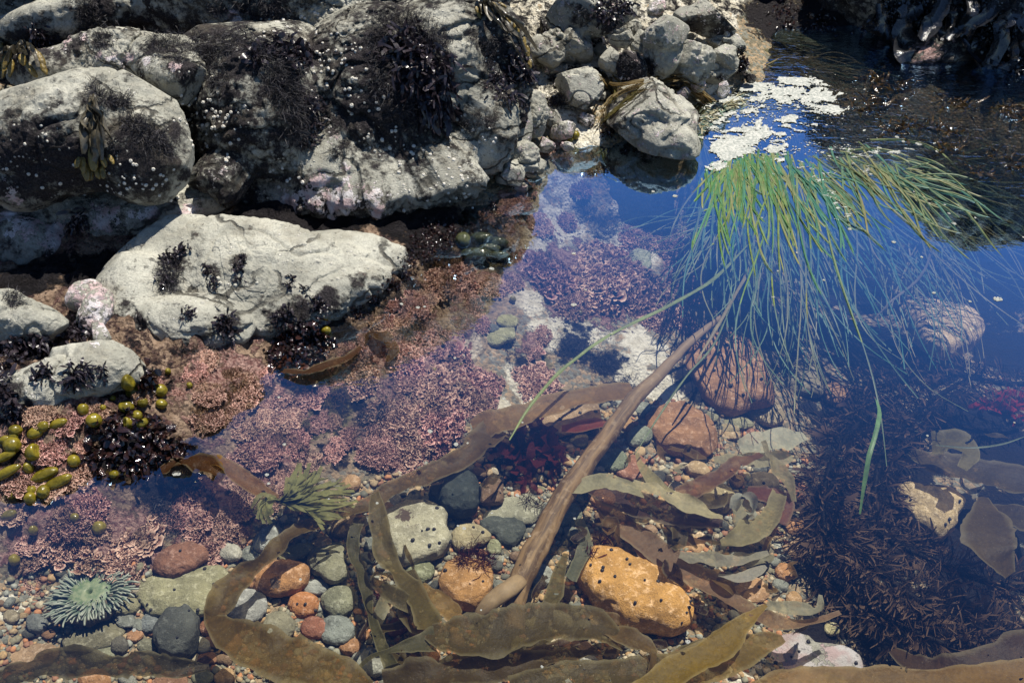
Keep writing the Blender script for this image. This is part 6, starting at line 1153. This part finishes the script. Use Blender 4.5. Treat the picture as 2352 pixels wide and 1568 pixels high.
# ------------------------------------------------------------------ dark feathery kelp at the right
def feather(label, pts, n, L, seed, col=None):
    n = int(n*.7); rg = np.random.default_rng(seed); C = np.array([G(a, b, z) for a, b, z in pts]); Q = crom(np.column_stack([C, np.zeros(len(C))]), 12)[:, :3]; root = empty("feathery_kelp", Q[0]); tag(root, label, "feathery kelp", "dark feathery kelp fronds in the deep water")
    V, F = tube(Q, np.full(len(Q), .006), 8); mkobj("midrib", V, F, FEATH, loc=Q[0], parent=root, attrs={"t": np.zeros(len(V))})
    idx = rg.integers(0, len(Q), n); T = unit(np.gradient(Q, axis=0))[idx]; P = Q[idx]+rg.normal(size=(n, 3))*.006
    side = unit(np.cross(T, [0, 0, 1.0]))*rg.choice([-1, 1], n)[:, None]; d = unit(side*rg.uniform(.5, 1.2, n)[:, None] + T*rg.uniform(-.1, .8, n)[:, None] + np.array([-.15, -.1, .30]) + rg.normal(size=(n, 3))*.22)
    pr = lambda t: .25+1.0*sstep(.35, .75, t)*(1-.6*sstep(.85, 1, t))
    V, F, t = blades(P, d, L*rg.uniform(.4, 1.2, n), rg.choice([.0014, .0022, .0034, .007], n, p=[.4, .35, .2, .05]), 6, .02, .12, 2.5, rg, prof=pr); o = mkobj("side_blades", V, F, FEATH, loc=Q[0], parent=root, attrs={"t": t}); return root
feather("dark feathery kelp frond curving down past the curled pale kelp", [(2090,900,-.26),(2010,940,-.22),(1940,1010,-.19),(1900,1090,-.18),(1890,1170,-.18),(1900,1250,-.2)], 1500, .075, 91)
feather("dark feathery kelp frond in the middle of the deep right side", [(2250,860,-.28),(2170,900,-.25),(2090,960,-.22),(2030,1040,-.2),(2010,1120,-.2),(2020,1200,-.21)], 1300, .07, 92)
feather("dark feathery kelp frond leading to the lower right corner", [(1860,1200,-.2),(1950,1260,-.2),(2040,1330,-.2),(2130,1390,-.21),(2240,1440,-.22),(2380,1500,-.23)], 1700, .07, 93)
feather("dark feathery kelp frond lowest in the bottom right", [(1900,1330,-.24),(2000,1400,-.23),(2100,1450,-.22),(2220,1500,-.22),(2350,1560,-.22)], 1200, .065, 94)
feather("dark feathery kelp frond at the upper right below the tan boulder", [(2400,880,-.28),(2300,880,-.27),(2180,860,-.27),(2060,880,-.25),(1960,900,-.25)], 1000, .06, 95)
feather("dark feathery kelp frond beside the split tan rock", [(1980,1200,-.2),(2060,1250,-.2),(2150,1290,-.2),(2250,1330,-.21),(2380,1360,-.22)], 1200, .06, 96)

# ------------------------------------------------------------------ weed draped over the back rocks, black kelp on the wall
WALLK = weed_material("black_kelp", (.010,.011,.014), (.035,.035,.038), .16, .0, coat=1.0, bumpd=.004)
def on_rock(pts, off):
    out = []
    for x, y, w_, tw in pts: h, n2 = hit(x, y); out.append((h+n2*off, w_, tw))
    return out
DR = [("brown weed strand draped over the crest of the pale rock", [(1390,185),(1420,200),(1470,195),(1530,180),(1580,185),(1620,200)]),("tan weed strand falling left from the pale rock's crest", [(1470,200),(1420,225),(1390,255),(1360,285)]),("olive weed strand across the low pale rock", [(1380,165),(1400,190),(1420,215),(1410,240)]),
 ("thin weed strand over the pale rock's right shoulder", [(1540,180),(1590,205),(1620,240),(1640,275)]),("brown weed strand reaching the water right of the pale rock", [(1560,190),(1610,215),(1640,250),(1660,280)]),("weed strand lying along the pale rock's left side", [(1480,205),(1440,240),(1410,265),(1385,290)]),("dark weed strand between the pale rocks", [(1370,180),(1400,210),(1450,215),(1500,195)]),("pale weed strand nearest the foam", [(1590,200),(1630,230),(1655,262)])]
for i, (lb, p) in enumerate(DR):
    q = on_rock([(x, y, 0, 0) for x, y in p], .006); C = np.array([a[0] for a in q]); Q = crom(C, 6); parts = []
    rg = np.random.default_rng(i)
    for k in range(7):
        wv = np.cumsum(rg.normal(size=(len(Q), 3))*.0012, axis=0); V, F, t = strip(Q+wv+rg.normal(size=3)*.006, np.full(len(Q), rg.uniform(.003, .008))*np.sin(np.linspace(.4, 2.9, len(Q))), np.full(len(Q), rg.normal()*.5), 3, .1, .1, k); parts.append((V, F, t))
    V, F, t = join(parts); o = mkobj("weed_strand", V, F, KELP, loc=C[0], attrs={"t": t}, color=[(.26,.19,.09),(.42,.33,.18),(.20,.17,.06)][i % 3]); tag(o, lb, "seaweed strand", "weed strands draped over the pale rocks")
WK = [("long glossy black kelp blade dipping into the channel", [(2100,10),(2085,50),(2075,90),(2068,130),(2085,175)], 44),("glossy black kelp blade right of the long dipping one", [(2160,0),(2140,30),(2125,60),(2115,110)], 40),("black kelp blade curled like a hook near the top edge", [(2160,20),(2180,50),(2150,60),(2135,40)], 26),
 ("wide black kelp blade over the pink rock", [(2250,30),(2220,50),(2190,80),(2170,105)], 34),("black kelp blade at the top edge right of centre", [(2230,0),(2240,30),(2225,60)], 30),("shiny black kelp blade hanging low by the water", [(2290,50),(2270,90),(2250,130),(2240,165)], 34),("black kelp blade looping toward the water's edge", [(2330,60),(2310,100),(2300,140),(2290,175)], 32),
 ("black kelp blade lying over the wall at the far right", [(2352,20),(2340,60),(2330,100),(2335,140)], 34),("narrow black kelp blade beside the cave", [(2040,0),(2020,30),(2000,50)], 24),("black kelp blade above the pink rock", [(2200,0),(2190,30),(2170,45)], 28),("black kelp blade crossing the middle of the wall", [(2290,10),(2270,40),(2230,70),(2210,100)], 30),("short black kelp blade at the waterline", [(2210,110),(2230,140),(2225,170)], 26),
 ("black kelp blade in the top right corner", [(2320,0),(2310,30),(2290,60)], 30),("small black kelp blade low on the wall", [(2260,130),(2280,150),(2260,175)], 22),("black kelp blade leaning left above the channel", [(2080,0),(2060,25),(2040,45),(2035,80)], 28)]
for i, (lb, p, w_) in enumerate(WK):
    q = on_rock([(x, y, w_, 0) for x, y in p], .03); C = np.array([a[0] for a in q]); C[:, 1] -= np.sin(np.linspace(0, 3, len(C)))*.02; rg = np.random.default_rng(i+70)
    Q = crom(np.column_stack([C, [w_*pxs(c) for c in C], rg.normal(size=len(C))*.7]), 8); prof = np.sin(np.linspace(.5, 2.8, len(Q)))*.6+.5
    V, F, t = strip(Q[:, :3], Q[:, 3]*prof, Q[:, 4], 9, .3, .35, i, up=np.array([0, -.6, .8])); o = mkobj("black_kelp", V, F, WALLK, loc=C[0], attrs={"t": t}); tag(o, lb, "kelp", "black kelp blades on the dark wall")
leafy("knotted black seaweed mass on the dark wall", [(2230,30,60),(2300,80,50),(2140,30,50),(2340,150,40),(2060,20,40)], 900, .045, .012, 700, WALLK, .4, "black kelp blades on the dark wall")
leafy("dark weed dangling in the shaded channel by the cave", [(1800,40,40),(1880,50,40),(1960,110,40)], 260, .03, .006, 701, WETW, .3, None)

# ------------------------------------------------------------------ foam and floating bubbles
def foam_sheet(label, blobs, n, seed, ang=None, r0=None):
    """a thin frothy skin with ragged holes: cells kept where drifted noise is high"""
    x0, x1 = min(b[0]-b[2]*1.3 for b in blobs), max(b[0]+b[2]*1.3 for b in blobs); y0, y1 = min(b[1]-b[3]*1.4 for b in blobs), max(b[1]+b[3]*1.4 for b in blobs)
    gx_ = np.arange(x0, x1, 1.6); gy_ = np.arange(y0, y1, 1.1); X, Y = np.meshgrid(gx_, gy_); w_ = np.zeros(X.shape)
    for b in blobs: w_ = np.maximum(w_, np.exp(-((X-b[0])/b[2])**2-((Y-b[1])/b[3])**2))
    Pn = np.stack([X/34+Y/60, Y/9-.25*X/34, np.full(X.shape, seed*3.7)], -1); wp = fbm(Pn*.5, 1, 2, seed)*1.2; Pn[..., 1] += wp
    f = (w_-.42)*(1.3 if "thin" not in label else .4) + fbm(Pn, 1, 6, seed, .72)*1.75 - (.05 if "thin" not in label else .12); hgt_ = np.clip(f*1.5, 0, 1)**.5*.0035*(.6+.4*(fbm(np.stack([X/3, Y/2, X*0], -1), 1, 2, seed+4)+1)/2)
    r = np.stack([G(x, y, .0) for x, y in zip(X.ravel(), Y.ravel())]); r[:, 2] = .0006+hgt_.ravel(); m_, k_ = X.shape; ii = np.arange(m_*k_).reshape(m_, k_); on = (f > 0); q = on[:-1, :-1] & on[1:, :-1] & on[:-1, 1:] & on[1:, 1:]
    F = np.stack([ii[:-1, :-1][q], ii[:-1, 1:][q], ii[1:, 1:][q], ii[1:, :-1][q]], 1); us = np.unique(F); mp_ = np.zeros(m_*k_, int); mp_[us] = np.arange(len(us))
    o = mkobj("foam", r[us], mp_[F], FOAM); tag(o, label, "foam", kind="stuff"); return o
def foam_raft(label, blobs, n, seed, stretch=(1.0, .4), ang=lambda x, y: 0.0, r0=(1.5, 7)):
    rg = np.random.default_rng(seed); D, F = ico(2); Vs = []; Fs = []; wts = np.array([b[2]*b[3] for b in blobs], float); wts /= wts.sum()
    for k in range(n):
        b = blobs[rg.choice(len(blobs), p=wts)]; x, y = b[0]+rg.normal()*b[2]*.55, b[1]+rg.normal()*b[3]*.6; q_ = 0
        while fbm(np.array([[x/26, y/11, seed]]), 1, 3, 5)[0] < -.02+.1*rg.random() and q_ < 30: x, y = b[0]+rg.normal()*b[2]*.6, b[1]+rg.normal()*b[3]*.65; q_ += 1
        a = ang(x, y)*.6+rg.normal()*.5; c = G(x, y, .001); s = pxs(c); r = rg.uniform(*r0)*s*rg.choice([.3, .45, .7, 1])
        v = D*np.array([r*stretch[0]*rg.uniform(.8, 2.2), r*stretch[1]*1.4, min(r*.45, .002)]); v = np.column_stack([v[:, 0]*math.cos(a)-v[:, 1]*math.sin(a), v[:, 0]*math.sin(a)+v[:, 1]*math.cos(a), v[:, 2]]); Vs.append(v+c); Fs.append(F+k*len(D))
    o = mkobj("foam", np.concatenate(Vs), np.concatenate(Fs), FOAM); tag(o, label, "foam", kind="stuff"); return o
foam_sheet("thick white foam at the head of the green surfgrass", [(1700,330,60,26),(1740,310,50,22),(1670,350,40,22),(1780,340,40,20),(1650,385,20,16)], 1000, 1, ang=lambda x, y: math.atan2(-(y-340)*1.3-40, (x-1730)))
foam_sheet("white foam sheet spreading at the top of the pool", [(1800,215,80,26),(1870,225,60,26),(1740,200,50,20),(1900,250,40,16),(1830,190,60,14),(1680,230,50,14)], 1500, 2, ang=lambda x, y: -.35 if x > 1820 else .15)
foam_sheet("thin streaks of foam over brown water between the two foam masses", [(1720,265,90,26),(1800,280,60,20),(1640,250,40,16),(1680,300,60,16)], 420, 3, ang=lambda x, y: .1, r0=(1, 4))
foam_raft("loose froth specks drifting around the foam", [(1740,330,110,40),(1830,230,110,40),(1680,260,70,40),(1900,330,70,40)], 700, 8, r0=(.8, 2.6), stretch=(1, .8))
foam_raft("small foam streak on the blue water at the right", [(2030,350,50,5),(2060,345,30,4),(1980,360,20,4)], 160, 4, r0=(1.5, 4))
foam_raft("foam scraps caught in the grass", [(1920,470,16,16),(1905,445,14,10),(1930,492,16,8),(1960,485,12,5),(1880,405,20,10),(1850,390,12,8),(1990,395,16,10)], 170, 5, r0=(1.5, 5))
BUB = [(2292,687,13),(2053,556,8),(2145,672,6),(2117,590,5),(1892,643,5),(1776,682,5),(1787,622,4),(1952,526,7),(2230,755,5),(2191,513,8),(2170,470,5),(2180,490,5),(2134,467,4),(1889,350,7),(1905,342,6),(2020,340,8),(2075,325,6),(2110,330,14),(2060,315,8),(2150,330,9),(2155,348,10),(2200,470,4),(2240,500,4),(2352,545,5),(1960,375,5),(2000,400,6),(2100,440,4),(1318,582,8),(1500,440,7),(1550,450,9),(1318,700,9),(960,706,8),(975,704,6),(912,677,7),(922,698,6),(1129,617,8),(988,990,9),(1047,1020,9),(1074,1017,5),(1157,915,7),(1045,822,5),(1200,970,4),(866,1155,6),(1188,1137,7),(1066,1213,7),(1052,1207,5),(1217,1230,4),(1320,1190,5),(1130,1178,4),(1580,1473,9),(405,1087,13),(613,1090,8),(617,1110,6),(653,1020,7),(690,1330,5),(308,1446,8),(303,1040,5),(640,912,5),(755,1145,4),(1365,760,5),(1405,765,4),(1345,665,4),(1245,1530,5),(1105,1400,4),(2130,1000,5),(2330,970,4),(2228,692,6),(1830,580,4),(1750,500,4),(1700,450,5)]
BLM = [("the deep blue water at the right",2250,600),("the surfgrass tuft",1800,550),("the outflowing foam",2050,340),("the upper pool",1330,600),("the shallow brown water",950,700),("the pink coralline",1000,980),("the fan seaweed",750,1140),("the kelp stalk",1250,1150),("the pitted block",1040,1210),("the wet black seaweed",400,1080),("the flat olive stone",330,1430),("the bottom edge",1500,1500),("the feathery kelp",2200,1000),("the weed draped rock",1520,440),("the tan kelp blade",1170,920)]
def bubble_mesh():
    rg = np.random.default_rng(3); D, F = ico(2); Vs = []; Fs = []
    for k in range(26):
        a = rg.uniform(0, 6.28); r = math.sqrt(rg.random())*.8; Vs.append(D*np.array([1, 1, .6])*rg.uniform(.14, .30)+np.array([r*math.cos(a), r*math.sin(a), .03])); Fs.append(F+k*len(D))
    me = mesh_from("foam_bubble", np.concatenate(Vs), np.concatenate(Fs), True); me.materials.append(FOAM); return me
BM_ = [bubble_mesh()]
rbub = np.random.default_rng(41)
for x, y, r in BUB:
    c = G(x, y, .0005); s = r*pxs(c); o = bpy.data.objects.new("foam_bubble", BM_[0]); COL.objects.link(o); o.location = Vector(c); o.scale = (s*.8, s*.8*rbub.uniform(.7, 1.1), s*.35); o.rotation_euler = (0, 0, rbub.uniform(0, 6.28))
    tag(o, f"{'large' if r > 8 else 'small' if r > 5 else 'tiny'} white froth spot floating {where(x, y, BLM)}", "froth", "froth spots floating on the pool")
# torn scraps of kelp tangled along the bottom and among the stones
rt = np.random.default_rng(55)
SCR = [(900,1440,60,-70),(930,1500,70,10),(1010,1530,80,20),(1090,1560,90,-10),(1160,1540,60,60),(1210,1500,50,-60),(1290,1500,60,15),(1340,1540,80,-20),(1420,1530,60,30),(1060,1500,50,-30),(960,1470,50,40),(840,1440,60,-80),(860,1280,50,-75),(1240,1350,60,-80),(1330,1230,50,70),(1600,1210,60,20),(1560,1080,50,-40),(1680,1090,50,30),(1630,1240,60,10),(1700,1260,50,-15),(1610,1400,60,30),(1500,1480,60,-20),(1820,1310,50,-60),(1770,1350,40,20),(1480,1180,110,25),(1560,1230,100,35),(1620,1150,110,-20),(1540,1310,90,50),(1400,1210,90,60),(1700,1190,90,-50),(1770,1230,80,-70),(1580,1040,90,15),(1480,1100,80,-15),(1660,1340,90,40),(1740,1290,80,-25),(1390,1420,90,20),(1240,1470,110,-15),(1120,1500,120,10),(880,1390,90,-70),(940,1280,70,70),(2120,1380,70,20),(2230,1400,60,-30),(2080,1540,70,10),(1960,1570,80,-10),(760,1540,60,20),(640,1560,60,-20),(1130,1100,50,-20),(1000,1110,40,-30),(1520,1040,40,60),(1440,1060,40,-70),(1840,1440,50,-40),(2290,1000,60,10)]
SLM2 = LM + [("the golden kelp",1640,1480),("the split tan rock",2140,1165),("the long pinkish kelp",1580,1310),("the twisted kelp end",1450,1465),("the bottom right kelp",2050,1560),("the red leafy weed",1210,1040),("the sandy yellow stone",1645,1143)]
for i, (x, y, l, a) in enumerate(SCR):
    z0 = float(floor_z(fpos(x, y)[None, :2])[0])*.62; ar = math.radians(a); w0 = rt.uniform(9, 20)+(l > 85)*14; dx, dy = math.cos(ar)*l*.5, math.sin(ar)*l*.5; cx_, cy_ = rt.normal(size=2)*l*.15
    cc, cn = [((.11,.08,.025), "olive"), ((.20,.12,.04), "amber brown"), ((.06,.035,.02), "dark brown"), ((.36,.34,.22), "pale")][rt.choice(4, p=[.35, .25, .28, .12])]
    ribbon("drifting_kelp", f"{'short' if l < 55 else 'longer'} torn {cn} kelp scrap {where(x, y, SLM2)}", "kelp", [(x-dx, y-dy, z0-.02, w0*.3, 0), (x-dx*.4+cx_, y-dy*.4+cy_, z0, w0, rt.uniform(-50, 50)), (x+dx*.4-cx_, y+dy*.4-cy_, z0+.005, w0*1.1, rt.uniform(-50, 50)), (x+dx, y+dy, z0-.015, w0*.2, rt.uniform(-60, 60))], cc, group="torn kelp scraps among the stones", ruffle=.35, seed=900+i, n=6)
# glossy brown weed scraps added to make glints in the dark far corner of the pool
rw = np.random.default_rng(66); FW = weed_material("glint_weed", (.02,.012,.006), (.12,.075,.03), .12, .2, coat=1.0, bumpd=.004)
WL = [("the black kelp wall",2150,170),("the channel mouth",1800,130),("the foam sheet",1850,260),("the right edge of the pool",2352,330),("the outflowing foam",2080,330),("the dark mirrored water",2250,420)]
for i in range(46):
    x, y = rw.uniform(1930, 2360), rw.uniform(175, 470)
    if y > 230 + (x-1930)*.62: continue
    n_ = 26; c = G(x, y, .001); s = pxs(c); P = np.column_stack([c[0]+rw.normal(size=n_)*17*s, c[1]+rw.normal(size=n_)*15*s, np.full(n_, -.002)]); d = np.column_stack([rw.normal(size=n_), rw.normal(size=n_)*.5, rw.uniform(.02, .25, n_)])
    V, F, t = blades(P, d, rw.uniform(.015, .05, n_), rw.uniform(.003, .010, n_), 6, .03, .2, 2.5, rw); V[:, 2] = np.clip(V[:, 2], -.01, .012)
    o = mkobj("glint_weed", V, F, FW, loc=c, attrs={"t": t}); tag(o, f"{['loose','wide','thin','ragged'][i % 4]} brown weed scrap added for glints, floating {where(x, y, WL)}", "seaweed", "weed scraps added for glints in the dark corner")
